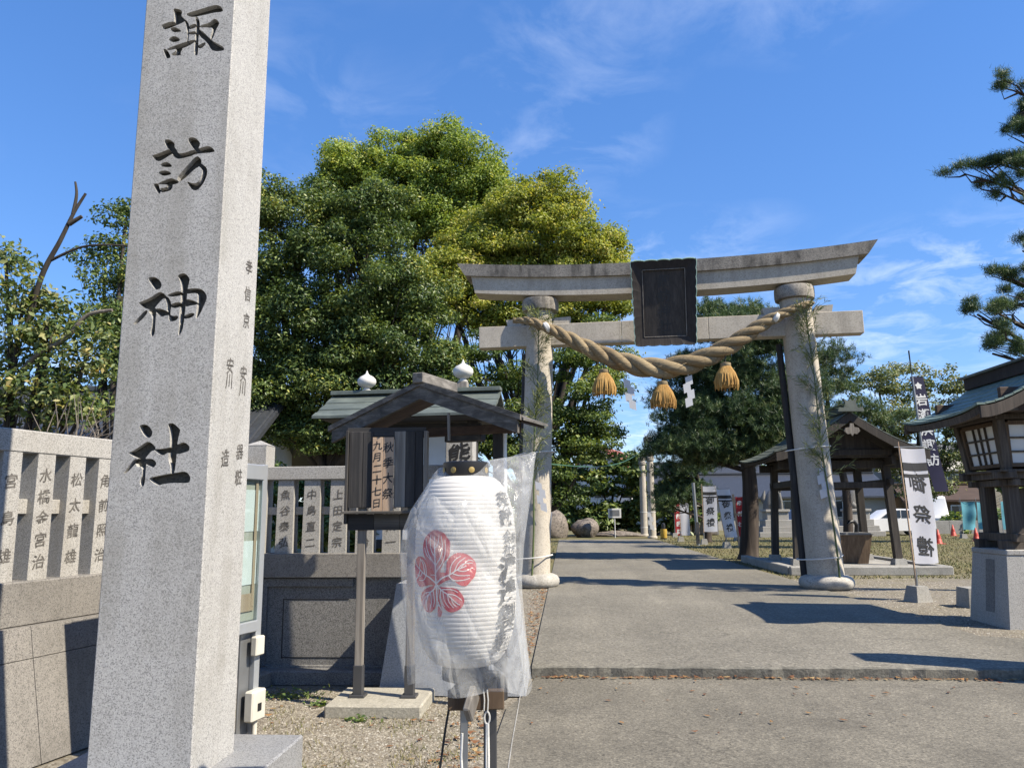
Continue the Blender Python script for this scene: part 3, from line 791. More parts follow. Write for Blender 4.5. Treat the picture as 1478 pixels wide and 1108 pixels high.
def fi(i):
    if i not in front_i:
        front_i[i] = len(sh.v); sh.v.append((vo[i].x, -PY, vo[i].y))
    return front_i[i]
ecount = {}
floor_map = {}
def bi(i):
    if i not in floor_map:
        floor_map[i] = len(fl_.v); fl_.v.append((vo[i].x, -PY + DEP, vo[i].y))
    return floor_map[i]
for f, ins, kp in zip(fo, inside, keep):
    if not kp: continue
    if ins:
        fl_.f.append(tuple(bi(i) for i in f)); fl_.m.append(0)
    else:
        sh.f.append(tuple(fi(i) for i in f)); sh.m.append(0)
    for k in range(len(f)):
        e = tuple(sorted((f[k], f[(k + 1) % len(f)])))
        ecount.setdefault(e, []).append(ins)
for (i, j), l in ecount.items():
    if len(l) == 2 and l[0] != l[1]:
        b = len(sh.v)
        sh.v += [(vo[i].x, -PY, vo[i].y), (vo[j].x, -PY, vo[j].y), (vo[j].x, -PY + DEP, vo[j].y), (vo[i].x, -PY + DEP, vo[i].y)]
        sh.f.append((b, b + 1, b + 2, b + 3)); sh.m.append(0)
c_ = .006
ring = [(PX0 + c_, -PY), (PX1 - c_, -PY), (PX1, -PY + c_), (PX1, PY - c_), (PX1 - c_, PY), (PX0 + c_, PY), (PX0, PY - c_), (PX0, -PY + c_)]
vs = [(x, y, PZ0) for x, y in ring] + [(x, y, PZ1) for x, y in ring] + [((PX0 + PX1) / 2, 0, PZ1 + .16)]
sh.add(vs, [(i, (i + 1) % 8, 8 + (i + 1) % 8, 8 + i) for i in range(1, 8)] + [(8 + i, 8 + (i + 1) % 8, 16) for i in range(8)] + [tuple(range(8))])
shaft = sh.obj('shaft', MT['granite'], np_, recalc=False)
bm = bmesh.new(); bm.from_mesh(shaft.data); bmesh.ops.remove_doubles(bm, verts=bm.verts, dist=1e-5); bm.to_mesh(shaft.data); bm.free()
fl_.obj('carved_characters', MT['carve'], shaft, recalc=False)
t = MB()
fx = lambda u, v: (PX1 + .0015, u, v)
inscribe(t, '孝信京', fx, 2.80, .146, .085, u0=.112)
inscribe(t, '安川', fx, 2.225, .075, .085, u0=.108)
inscribe(t, '安川', fx, 2.235, .075, .085, u0=-.055)
inscribe(t, '器粧', fx, 1.82, .13, .085, u0=.112)
inscribe(t, '造', fx, 1.775, .11, .09, u0=-.055)
t.obj('donor_inscription', MT['ink_grey'], shaft, recalc=False)
pl = MB().box((.02, .02, .215), (.98, 1.0, .27), .008); pl.obj('plinth', MT['plinth'], np_)
pl = MB().box((.02, .02, .035), (1.25, 1.27, .09), .008); pl.obj('plinth_step', MT['granite_wall'], np_)
# ------------------------------------------------------------------ stone fences
def fence_post(parent, x, w, d, z0, z1, text, mat, taper=.012):
    po = MB()
    po.frustum((x, 0), (w / 2, d / 2), (w / 2 - taper, d / 2 - taper * .6), z0, z1)
    o = po.obj('post', mat, parent)
    if text:
        t = MB(); L = (z1 - z0) * .86; p_ = L / len(text)
        inscribe(t, text, lambda u, v: (x + u, -d / 2 + taper * .6 * (v - z0) / (z1 - z0) - .0025, v), z1 - .10 - p_ / 2 + .03, p_, min(.10, p_ * .85), shear=.10)
        t.obj('inscription', MT['ink_grey'], o, recalc=False)
    return o
A12 = R(78)
lf = thing('stone_fence', 'granite shrine fence with names carved on square posts, running beside the tall name pillar', 'stone fence', (-3.62, 4.8, 0), A12)
SH = 1.0    # local x runs along the fence away from the street
X0, X1 = -2.6, 2.50
MB().box(((X0 + X1) / 2, .02, 1.99), (X1 - X0, .19, .15), .008).obj('top_rail', MT['granite_fence'], lf)
MB().box(((X0 + X1) / 2, .0, .95), (X1 - X0, .26, .28), .008).obj('lower_rail', MT['granite_wall'], lf)
MB().box(((X0 + X1) / 2, .03, 1.565), (X1 - X0, .09, .10), .005).obj('middle_rail', MT['granite_fence'], lf)
names = {0: '宮島雄', 1: '水橋金宮治', 2: '松太龍雄', 3: '角前照治'}
for k in range(-10, 9):
    x = .16 + .26 * (k - 1) + .0725
    if x > X1 - .2: continue
    fence_post(lf, x, .150, .15, 1.09, 1.915, names.get(k, ''), MT['granite_fence'], .006)
# battered base wall in courses of blocks with fine joints
def battered(x0, x1, z0, z1, y0, y1, back=.30):
    """front y0 at z0 -> y1 at z1 """
    m = MB()
    vs = [(x0, y0, z0), (x1, y0, z0), (x1, y1, z1), (x0, y1, z1), (x0, back, z0), (x1, back, z0), (x1, back, z1), (x0, back, z1)]
    return m.add(vs, [(0, 1, 2, 3), (5, 4, 7, 6), (4, 0, 3, 7), (1, 5, 6, 2), (3, 2, 6, 7), (4, 5, 1, 0)])
yb = lambda z: -.36 + .18 * z / .81
for (a0, a1) in ((X0, -1.20), (-1.195, .12), (.125, 1.30), (1.305, 2.42)):
    battered(a0, a1, 0.0, .615, yb(0), yb(.615)).obj('wall_block', MT['granite_wall'], lf)
    battered(a0, a1, .620, .81, yb(.62), yb(.81)).obj('coping_block', MT['granite_wall'], lf)
MB().box((1.55, -.36, .055), (1.7, .26, .13), .01).obj('footing', MT['granite_wall'], lf)

bf = thing('stone_fence', 'granite shrine fence with a dark panelled base behind the small roofed signboard', 'stone fence', (-2.95, 7.32, 0))
MB().box((.98, 0, 1.89), (1.98, .18, .125), .006).obj('top_rail', MT['granite_fence'], bf)
MB().box((.98, .03, 1.535), (1.98, .08, .075), .004).obj('middle_rail', MT['granite_fence'], bf)
MB().box((.98, 0, 1.03), (1.98, .25, .22), .006).obj('lower_rail', MT['granite_wall'], bf)
for k, tx in enumerate(('魚谷泰弘', '中島直二', '上田定宗', '小林安治', '松木太一', '角田信一')):
    fence_post(bf, .295 + .256 * k, .168, .14, 1.14, 1.83, tx, MT['granite_fence'], .008)
MB().box((1.0, .06, .46), (2.1, .22, .92), .005).obj('base_wall', MT['granite_dark'], bf)
fr = MB()   # raised border round the sunken panel
fr.box((.50, -.065, .875), (.95, .035, .075), .003); fr.box((.13, -.065, .46), (.06, .035, .75), .003); fr.box((.90, -.065, .08), (1.5, .035, .11), .003)
fr.obj('panel_border', MT['granite_dark'], bf)
gr = MB()
gr.box((.62, -.0525, .72), (.62, .004, .008), 0); gr.box((.31, -.0525, .46), (.008, .004, .53), 0); gr.box((.70, -.0525, .20), (.78, .004, .008), 0)
gr.obj('panel_groove', MT['black'], bf)
MB().box((.80, -.13, .05), (1.5, .20, .13), .012).obj('footing', MT['granite_dark'], bf)
cp = MB(); cp.box((0, 0, 1.55), (.215, .215, 1.22), .006)
cp.add([(-.11, -.11, 2.16), (.11, -.11, 2.16), (.11, .11, 2.16), (-.11, .11, 2.16), (0, 0, 2.215)], [(0, 1, 4), (1, 2, 4), (2, 3, 4), (3, 0, 4)])
cp.obj('corner_post', MT['granite_fence'], bf)

eb = thing('fence_end_pillar', 'upright stone pillar with black lettering on a blue-grey battered block behind the paper lantern', 'stone pillar', (-.97, 7.15, 0))
m = MB(); m.frustum((0, 0), (.62, .45), (.50, .36), .0, .90); m.obj('battered_block', MT['granite_blue'], eb)
m = MB(); m.box((.0, .1, 1.55), (.26, .26, 1.34), .008)
m.add([(-.13, -.03, 2.22), (.13, -.03, 2.22), (.13, .23, 2.22), (-.13, .23, 2.22), (0, .1, 2.28)], [(0, 1, 4), (1, 2, 4), (2, 3, 4), (3, 0, 4)])
m.obj('pillar', MT['granite'], eb)
t = MB(); inscribe(t, '熊野神社', lambda u, v: (u, -.033, v), 2.04, .25, .22, .017); t.obj('inscription', MT['ink'], eb, recalc=False)

# ------------------------------------------------------------------ aluminium notice case behind the pillar
nc = thing('notice_case', 'glazed aluminium notice case on legs, seen edge-on behind the name pillar', 'notice board', (-2.20, 5.54, 0), R(78))
fr = MB()
fr.box((-.03, 0, .93), (.06, .075, 1.86), .004); fr.box((-.80, 0, .93), (.06, .075, 1.86), .004)
fr.obj('frame_post', MT['alu'], nc)
fr = MB(); fr.box((-.415, 0, 1.80), (.71, .10, .11), .006); fr.obj('top_frame', MT['alu'], nc)
fr = MB(); fr.box((-.415, 0, .735), (.71, .10, .075), .006); fr.obj('bottom_frame', MT['alu'], nc)
MB().box((-.415, -.004, 1.26), (.71, .012, .97), .002).obj('back_panel', MT['cream_wall'], nc)
MB().box((-.415, -.038, 1.26), (.71, .003, .97), 0).obj('glass_pane', MT['glass'], nc)
for i, (x, z, w, h, mt) in enumerate(((-.16, 1.53, .20, .29, 'paper'), (-.17, 1.17, .21, .30, 'paper'), (-.45, 1.42, .28, .4, 'paper'), (-.19, .90, .22, .12, 'wood_new'), (-.10, 1.30, .03, .86, 'wood_new'))):
    MB().box((x, -.013 - .002 * i, z), (w, .002, h), 0).obj('notice_sheet' if i != 4 else 'wooden_strip', MT[mt], nc)
MB().box((-.06, -.055, .60), (.10, .05, .13), .008).obj('junction_box', MT['pvc'], nc)
jb = MB().box((-.07, -.06, .21), (.16, .07, .20), .01).obj('socket_box', MT['pvc'], nc)
MB().box((-.07, -.098, .20), (.04, .006, .05), .002).obj('socket', MT['black'], jb)
MB().tube([(-.05, -.05, .10), (-.05, -.05, -.02)], .018, 10).obj('conduit', MT['pvc'], nc, smooth=40)
MB().box((-.12, .01, .36), (.11, .015, .70), .003).obj('leg_plate', MT['steel'], nc)

# ------------------------------------------------------------------ the roofed signboard
sb = thing('roofed_signboard', 'weathered wooden signboard under a gabled roof with two fresh cedar date boards', 'signboard', (-1.45, 6.30, 0))
MB().box((-.02, .02, .03), (.74, .62, .10), .012).obj('concrete_slab', MT['slab'], sb)
for x in (-.205, .205):
    po = MB().box((x, 0, 1.15), (.062, .062, 2.1), .004).obj('post', MT['wood_grey'], sb)
    s_ = MB().box((x, 0, .20), (.074, .074, .24), .003); s_.box((x, 0, .09), (.12, .12, .022), .003)
    s_.obj('steel_shoe', MT['steel_dark'], po)
# board: vertical dark planks, shelf, two new strips with the lettering
for k, (x0, x1) in enumerate(((-.315, -.20), (-.198, -.115), (.062, .155), (.157, .235), (.237, .30))):
    MB().box(((x0 + x1) / 2, -.045 - .002 * (k % 2), 1.86), (x1 - x0, .022, .62), .003).obj('plank', MT['wood_dark'] if k not in (2,) else MT['wood_grey'], sb)
strip_txt = (('九月二十七日', -.072), ('秋季大祭', .018))
for tx, x in strip_txt:
    st = MB().box((x, -.070, 1.82), (.086, .016, .60), .002).obj('date_board', MT['wood_new'], sb)
    t = MB(); n = len(tx); pt = (.56 if n > 4 else .50) / n
    inscribe(t, tx, lambda u, v: (x + u, -.0795, v), 2.095 - pt / 2 + .005, pt, .080 if n > 4 else .088, .012, shear=.12)
    t.obj('lettering', MT['ink'], st, recalc=False)
MB().box((-.0075, -.03, 2.165), (.66, .04, .075), .003).obj('head_board', MT['wood_dark_x'], sb)
MB().box((-.0075, -.06, 1.512), (.67, .12, .022), .003).obj('shelf', MT['wood_grey_x'], sb)
for k, (x0, x1) in enumerate(((-.315, -.10), (-.098, .11), (.112, .30))):
    MB().box(((x0 + x1) / 2, -.035, 1.435), (x1 - x0, .022, .13), .002).obj('skirt_board', MT['wood_dark_x'] if k < 1 else MT['wood_grey_x'], sb)
fr = MB(); fr.box((.325, -.04, 1.83), (.030, .07, .68), .003); fr.obj('side_frame', MT['wood_grey'], sb)
fr = MB(); fr.box((-.33, -.04, 1.80), (.022, .07, .76), .003); fr.obj('side_frame', MT['wood_dark'], sb)
# roof, turned a little towards the street: ridge runs back
RM = Matrix.Translation((.40, .10, 0)) @ Matrix.Rotation(R(-20), 4, 'Z')
HW, ZA, ZE, FR, BK = .84, 2.50, 2.19, -.30, .20
def slope_part(mb, sgn, y0, y1, dz0, dz1, x0=0.0, x1=HW):
    f = lambda x: ZA - (ZA - ZE) * x / HW
    vs = []
    for x in (x0, x1):
        for y in (y0, y1):
            for dz in (dz0, dz1): vs.append(RM @ Vector((sgn * x, y, f(x) + dz)))
    return mb.add(vs, [(0, 1, 3, 2), (4, 6, 7, 5), (0, 4, 5, 1), (2, 3, 7, 6), (1, 5, 7, 3), (0, 2, 6, 4)])
for sgn in (-1, 1):
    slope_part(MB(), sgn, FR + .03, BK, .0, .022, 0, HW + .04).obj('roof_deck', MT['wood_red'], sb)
    n = 6
    for k in range(n):
        xa = HW * k / n; xb = HW * (k + 1.12) / n + (.05 if k == n - 1 else 0)
        slope_part(MB(), sgn, FR, BK + .02, .024 + .010 * (1 - (k % 2) * .5), .044 + .010 * (1 - (k % 2) * .5), xa, xb).obj('roof_board', MT['wood_grey_y'], sb)
    slope_part(MB(), sgn, FR - .012, FR + .028, -.085, .022, .0, HW + .02).obj('barge_board', MT['wood_grey_x'], sb)
    slope_part(MB(), sgn, FR - .028, FR + .022, .0225, .066, .0, HW + .05).obj('barge_cap', MT['wood_grey_x'], sb)
rb = MB(); rb.box((0, (FR + BK) / 2, ZA + .085), (.10, BK - FR + .10, .085), .006, RM); rb.obj('ridge_beam', MT['wood_grey_y'], sb)
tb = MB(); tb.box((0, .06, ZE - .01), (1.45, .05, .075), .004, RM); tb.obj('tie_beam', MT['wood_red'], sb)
tb = MB(); tb.box((.10, FR + .08, ZE + .02), (.05, .05, .62), .004, RM @ Matrix.Translation((0, 0, 0)))
kp = MB(); kp.box((.20, .10, ZE - .035), (.34, .10, .125), .005, RM); kp.obj('bracket_block', MT['wood_dark_x'], sb)
hp = MB(); hp.box((.52, .10, 1.16), (.085, .085, 2.20), .004, RM); hp.obj('rear_post', MT['wood_dark'], sb)
hp = MB(); hp.box((.57, .10, 1.70), (.014, .05, 1.0), .002, RM); hp.obj('lit_edge_strip', MT['white'], sb)  # white strip painted as the sunlit edge of the rear post
hp = MB(); hp.tube([RM @ Vector((.25, FR + .02, ZE + .10)), RM @ Vector((.25, FR + .03, ZE - .12))], .012, 8); hp.obj('hanging_rod', MT['wood_grey'], sb)

# roofed board further back with two white finials
rr = thing('roofed_notice_board', 'low copper-roofed board with two white onion finials standing behind the stone fence', 'notice board', (-1.79, 9.1, 0), R(-4))
for x in (-.58, .72):
    MB().box((x, 0, 1.35), (.11, .11, 2.6), .005).obj('post', MT['wood_dark'], rr)
for (z, h) in ((2.50, .12), (1.15, .10)):
    MB().box((.07, 0, z), (1.5, .09, h), .004).obj('rail', MT['wood_dark_x'], rr)
MB().box((.07, .0, 1.82), (1.19, .03, 1.24), .003).obj('board', MT['stucco'], rr)
for sgn in (-1, 1):
    n = 6
    for k in range(n):
        m = MB(); ya, yb_ = .62 * k / n, .62 * (k + 1.1) / n
        za_, zb_ = 2.93 - .33 * (k / n) ** .9, 2.93 - .33 * ((k + 1.1) / n) ** .9
        vs = [(-1.03, sgn * ya, za_), (1.06, sgn * ya, za_), (1.06, sgn * yb_, zb_), (-1.03, sgn * yb_, zb_)]
        vs = [(x, y, z + .012 * (k % 2)) for x, y, z in vs]
        m.add(vs + [(x, y, z - .03) for x, y, z in vs], [(0, 1, 2, 3), (7, 6, 5, 4), (0, 4, 5, 1), (1, 5, 6, 2), (2, 6, 7, 3), (3, 7, 4, 0)])
        m.obj('roof_sheet', MT['copper_dk'], rr)
MB().box((.015, 0, 2.955), (2.1, .14, .05), .006).obj('ridge_cap', MT['copper_dk'], rr)
MB().box((.015, 0, 2.60), (2.0, 1.1, .05), .01).obj('soffit', MT['wood_dark_x'], rr)
prof = [(.055, 0), (.06, .015), (.04, .03), (.038, .045), (.075, .06), (.112, .09), (.125, .125), (.118, .16), (.085, .195), (.045, .215), (.02, .235), (.008, .27), (.001, .285)]
for x, s_ in ((-.60, .92), (.60, 1.0)):
    MB().lathe([(r_ * s_, z * s_ + 2.975 + (.075 if s_ == 1 else 0)) for r_, z in prof], 28, (x, 0, 0)).obj('finial', MT['stone_white'], rr, smooth=50)
    if s_ == 1: MB().box((x, 0, 3.015), (.12, .12, .075), .006).obj('finial_block', MT['wood_grey'], rr)

# ------------------------------------------------------------------ paper lantern in its plastic bag, on a stand
LX, LY = -.395, 3.10
ch = thing('paper_lantern', 'large white ribbed paper lantern with a red leaf crest inside a plastic bag', 'paper lantern', (LX, LY, 0), R(7.2))
ZT, ZB, RL, NR = 1.645, .925, .200, 44
def lr(z):     # barrel radius
    t_ = (z - ZB) / (ZT - ZB); e = abs(2 * t_ - 1)
    return .092 + (RL - .092) * (1 - e ** 3.4) ** .55
m = MB(); prof = []
per = 8
for i in range(NR * per + 1):
    z = ZB + (ZT - ZB) * i / (NR * per)
    ph = (i % per) / per
    prof.append((lr(z) - .0026 * (1 - abs(math.sin(math.pi * ph)) ** .55) , z))
m.lathe(prof, 96, caps=False); body = m.obj('paper_body', MT['chochin'], ch, smooth=75)
m = MB(); m.lathe([(.088, 1.635), (.092, 1.64), (.092, 1.70), (.086, 1.703), (.080, 1.70), (.080, 1.64)], 48, caps=False)
cap = m.obj('top_cap', MT['black'], ch, smooth=40)
for a_ in (-32, 14, 60, 120, 200, 290):
    a_ = R(a_ - 90)
    M_ = Matrix.Translation((.0925 * math.cos(a_), .0925 * math.sin(a_), 1.668)) @ Matrix.Rotation(a_, 4, 'Z') @ Matrix.Rotation(R(90), 4, 'Y')
    MB().lathe([(.012, 0), (.012, .002), (.005, .004)], 14, M=M_).obj('brass_stud', MT['brass'], cap, smooth=40)
m = MB(); m.lathe([(.082, .925), (.090, .92), (.090, .872), (.082, .868)], 48, caps=True); m.obj('bottom_cap', MT['black'], ch, smooth=40)
# crest: traced leaf lobes laid on the paper surface
def on_lantern(px, py, off):
    s_ = max(-.985, min(.985, (px - 672.5) / 76.5)); phi = math.asin(s_)
    z = 1.34 - (py - 800) * (.765 / 283)
    rr_ = lr(z) + off
    return (rr_ * math.sin(phi), -rr_ * math.cos(phi), z)
ZS = 7.915
lobes = [
 [(405, 650), (340, 500), (270, 420), (242, 330), (245, 250), (270, 180), (320, 130), (380, 100), (440, 125), (490, 140), (520, 190), (560, 230), (555, 300), (555, 370), (520, 420), (480, 460), (440, 560)],
 [(430, 680), (520, 560), (515, 460), (550, 400), (620, 350), (690, 350), (760, 370), (830, 430), (855, 490), (840, 600), (790, 650), (750, 700), (700, 705), (640, 680), (590, 620), (500, 625)],
 [(400, 680), (350, 580), (330, 490), (280, 430), (210, 390), (160, 420), (135, 500), (150, 620), (175, 700), (220, 740), (300, 705)],
 [(400, 700), (330, 712), (240, 770), (220, 850), (250, 950), (300, 995), (350, 985), (400, 930), (408, 830)],
 [(425, 705), (470, 715), (600, 720), (660, 745), (720, 830), (715, 900), (650, 960), (560, 985), (490, 940), (450, 850)],
 [(405, 740), (425, 860), (415, 1030), (460, 1030), (470, 940), (440, 850), (425, 740)],
 [(330, 500), (440, 560), (520, 560), (600, 625), (520, 640), (430, 700), (390, 710), (340, 690), (300, 620)]]
lob2 = [[(x / ZS + 580, y / ZS + 750) for x, y in smooth_poly(l_, 2)] for l_ in lobes]
grid = [(596 + 3.2 * i, 760 + 3.2 * j) for i in range(31) for j in range(39)]
vo, fo, of = cdt_faces([(594, 758), (692, 758), (692, 884), (594, 884)], lob2, grid)
m = MB(); used = [f for f, o in zip(fo, of) if any(k > 0 for k in o)]
m.add([on_lantern(v.x, v.y, .0016) for v in vo], used); cr = m.obj('leaf_crest', MT['emblem'], body, recalc=False)
ve = MB()
def vein(pts, w):
    pts = [Vector((x / ZS + 580, y / ZS + 750)) for x, y in pts]
    dense = []
    n = len(pts)
    for i in range(n - 1):          # Catmull-Rom
        p0, p1, p2, p3 = pts[max(i - 1, 0)], pts[i], pts[i + 1], pts[min(i + 2, n - 1)]
        for k in range(6):
            t_ = k / 6
            dense.append(.5 * (2 * p1 + (p2 - p0) * t_ + (2 * p0 - 5 * p1 + 4 * p2 - p3) * t_ ** 2 + (3 * p1 - p0 - 3 * p2 + p3) * t_ ** 3))
    dense.append(pts[-1])
    vs = []
    for i, p_ in enumerate(dense):
        d = (dense[min(i + 1, len(dense) - 1)] - dense[max(i - 1, 0)]).normalized(); q = Vector((-d.y, d.x))
        ww = w * (1.0 - .45 * i / len(dense))
        vs += [on_lantern(*(p_ + q * ww), .0024), on_lantern(*(p_ - q * ww), .0024)]
    ve.add(vs, [(2 * i, 2 * i + 1, 2 * i + 3, 2 * i + 2) for i in range(len(dense) - 1)])
for pts, w in (
 ([(415, 860), (410, 740), (400, 640), (390, 450), (382, 300), (380, 170)], 1.5), ([(388, 400), (345, 330), (330, 240), (335, 160)], .9), ([(388, 300), (420, 250), (430, 150)], .9), ([(392, 480), (330, 400), (290, 300), (280, 200)], 1.0), ([(395, 490), (450, 400), (470, 290), (455, 170)], 1.0), ([(400, 560), (480, 440), (505, 330), (500, 210)], 1.0), ([(392, 470), (300, 390), (262, 300)], .9), ([(405, 590), (340, 590)], .8),
 ([(405, 680), (470, 620), (560, 580), (640, 530), (740, 490)], 1.5), ([(560, 575), (570, 490), (620, 420), (680, 385)], 1.0), ([(610, 545), (650, 460), (730, 400)], 1.0), ([(640, 530), (700, 470), (810, 460)], .9), ([(590, 570), (660, 590), (780, 590)], 1.0), ([(640, 535), (720, 545), (810, 510)], .9), ([(540, 590), (600, 640), (700, 640), (780, 620)], 1.0), ([(680, 505), (760, 430), (820, 440)], .8),
 ([(405, 680), (330, 620), (270, 590), (210, 540)], 1.4), ([(270, 590), (250, 480), (210, 420)], 1.0), ([(290, 600), (280, 500), (240, 430)], .8), ([(210, 540), (170, 500), (150, 450)], .9), ([(215, 545), (190, 620), (160, 660)], .9), ([(285, 600), (260, 650), (200, 660)], .9), ([(205, 540), (215, 430)], .8), ([(240, 570), (220, 610), (170, 600)], .7),
 ([(405, 690), (380, 740), (320, 800), (290, 900), (300, 970)], 1.3), ([(350, 770), (280, 790), (240, 850)], .9), ([(320, 800), (260, 860), (250, 920)], .9), ([(340, 790), (350, 880), (330, 960)], .9), ([(370, 755), (385, 860), (370, 930)], .9), ([(310, 830), (280, 880), (275, 950)], .7),
 ([(410, 690), (460, 745), (530, 790), (620, 870), (670, 900)], 1.3), ([(455, 745), (460, 850), (500, 920)], 1.0), ([(480, 765), (500, 860), (550, 930)], .9), ([(530, 790), (550, 870), (600, 930)], .9), ([(470, 740), (580, 740), (650, 770)], 1.0), ([(530, 785), (620, 800), (690, 850)], .9), ([(570, 825), (600, 890), (640, 920)], .8),
 ([(428, 870), (430, 900), (410, 960)], .9), ([(428, 880), (450, 930), (470, 960)], .9)):
    vein(pts, w * .72)
ve.obj('leaf_veins', MT['emblem_white'], cr, recalc=False)
t = MB()
def on_text(phi0):
    def f(u, v):
        rr_ = lr(v) + .0055; ph = phi0 + u / lr(v)
        return (rr_ * math.sin(ph), -rr_ * math.cos(ph), v)
    return f
zpx = lambda py: 1.34 - (py - 800) * (.765 / 283)
f = on_text(R(54))
inscribe(t, '奉献', f, zpx(722), .064, .070, .017, shear=.05, width=1.25)
inscribe(t, '会社', on_text(R(52)), zpx(773), .05, .050, .017, shear=.05)
inscribe(t, '株式', on_text(R(66)), zpx(775), .044, .042, .012, shear=.05)
inscribe(t, '渡邊製麺', f, zpx(816), .090, .096, .017, shear=.05, width=1.25)
t.obj('lantern_lettering', MT['ink_lantern'], body, recalc=False)

# bag
def unit(px, py, d=0.0):      # metres in the plane through the lantern axis, d towards the viewer
    s_ = .765 / 283
    return ((px - 672.5) * s_, -d, 1.34 - (py - 800) * s_)
rows_ = [  # left x, left y, right x, right y, half depth
 (633, 674, 778, 652, .012), (625, 682, 776, 664, .06), (610, 708, 773, 690, .13), (592, 735, 769, 720, .19), (581, 765, 764, 752, .222), (578, 800, 758, 790, .232),
 (580, 835, 755, 832, .236), (584, 870, 756, 872, .238), (587, 905, 759, 910, .236), (589, 940, 763, 945, .228), (591, 972, 767, 985, .215)]
NV, NU = 84, 150
bg_v = []; bg_f = []
rg = random.Random(5)
wr = [(rg.uniform(2, 9), rg.uniform(5, 26), rg.uniform(0, 6.3), rg.uniform(-6, 6)) for _ in range(16)]
for j in range(NV + 1):
    t_ = j / NV * (len(rows_) - 1); i = min(int(t_), len(rows_) - 2); fr_ = t_ - i; fr_ = fr_ * fr_ * (3 - 2 * fr_) * .5 + fr_ * .5
    r0, r1 = rows_[i], rows_[i + 1]
    xl, yl, xr, yr, dd = [r0[k] + (r1[k] - r0[k]) * fr_ for k in range(5)]
    for k in range(NU):
        a_ = 2 * math.pi * k / NU
        c1, s1 = math.cos(a_), math.sin(a_)
        ex = math.copysign(abs(c1) ** .85, c1); ey = math.copysign(abs(s1) ** .85, s1)
        mx_ = (xl + xr) / 2 + (xr - xl) / 2 * ex
        my_ = (yl + yr) / 2 + (yr - yl) / 2 * ex
        x, y, z = unit(mx_, my_, 0)
        y = dd * ey
        w_ = 0
        for (fa, fz, ph, tw) in wr:
            w_ += math.sin(round(fa) * a_ + fz * z + ph + tw * math.sin(2 * z + a_)) / fz
        amp = .020 * min(1, .2 + j / NV * 1.2) * (1.0 if dd > .05 else .3)
        crease = abs(math.sin(3 * a_ + 5 * z + 1.5 * math.sin(9 * z))) ** 6
        y += (w_ * amp - .010 * crease * min(1, dd * 5)) * ey * 1.6
        x += w_ * amp * .35 * ex
        if j > NV * .85: z += .014 * math.sin(5 * a_ + 1) * (j / NV - .85) / .15
        bg_v.append((x, y, z))
for j in range(NV):
    for k in range(NU):
        k2 = (k + 1) % NU
        bg_f.append((j * NU + k, j * NU + k2, (j + 1) * NU + k2, (j + 1) * NU + k))
m = MB(); m.add(bg_v, bg_f)
bag = m.obj('plastic_bag', MT['film'], None, smooth=0)
bag.location = (LX, LY, 0); bag.rotation_euler = (0, 0, R(7.2))
bag.data.polygons.foreach_set('use_smooth', np.ones(len(bag.data.polygons), dtype=bool))
tag(bag, 'clear wrinkled plastic bag drawn over the white paper lantern', 'plastic bag')

ls = thing('lantern_stand', 'dark metal stand with a wooden cross board holding the bagged paper lantern', 'lantern stand', (LX, LY, 0), R(7.2))
MB().box((.095, .01, .435), (.05, .045, .92), .004).obj('pole', MT['steel_dark'], ls)
MB().box((-.005, .0, .435), (.03, .03, .84), .003).obj('thin_rail', MT['steel'], ls)
MB().box((.06, 0, .008), (.5, .36, .022), .006).obj('foot_plate', MT['steel_dark'], ls)
for x0, x1 in ((-.072, .015), (.085, .150)):
    pass
MB().box((.040, -.03, .800), (.215, .022, .075), .010).obj('cross_board', MT['wood_brown'], ls)
MB().bar((.035, -.055, .835), (.008, -.13, .765), .026, .075, .005).obj('wedge_block', MT['wood_grey'], ls)
m = MB(); m.add([(-.055, -.05, .845), (.09, -.07, .868), (.125, -.04, .885), (.10, .03, .87), (-.03, .04, .85), (-.05, -.04, .815), (.03, -.06, .83), (.10, -.05, .85)], [(0, 1, 2, 3, 4), (0, 5, 6, 1), (1, 6, 7, 2)])
m.box((.02, 0, .842), (.05, .05, .04), .004); m.obj('black_tie', MT['cord_black'], ls)
for k, x in enumerate((.000, .016, .068, .082)):
    MB().tube([(x, -.045, .84), (x + .004, -.046, .80), (x + .002, -.046, .762)], .0028, 6).obj('binding_cord', MT['cord_white'], ls, smooth=60)
cb = MB().tube([(-.062, -.035, .772), (-.075, -.04, .70), (-.11, -.05, .45), (-.15, -.06, .2), (-.18, -.06, .012)], .0045, 8).obj('guy_cord', MT['cord_black'], ls, smooth=60)
MB().tube([(-.012, -.03, .68), (-.016, -.035, .60), (-.010, -.03, .5), (-.018, -.03, .3), (-.01, -.03, .03)], .005, 8).obj('white_cord', MT['cord_white'], ls, smooth=60)
lp = MB()
lp.tube([(.082 + .010 * math.sin(q), -.04, .735 + .022 * math.cos(q)) for q in [k * math.pi / 8 for k in range(17)]], .0035, 6, caps=False)
lp.tube([(.080, -.04, .715), (.078, -.042, .6), (.080, -.04, .45), (.077, -.04, .3), (.08, -.04, .05)], .0042, 6)
lp.tube([(.086, -.04, .715), (.0875, -.042, .6), (.087, -.04, .45), (.0865, -.04, .3), (.087, -.04, .05)], .0042, 6)
lp.obj('looped_cord', MT['cord_white'], ls, smooth=60)
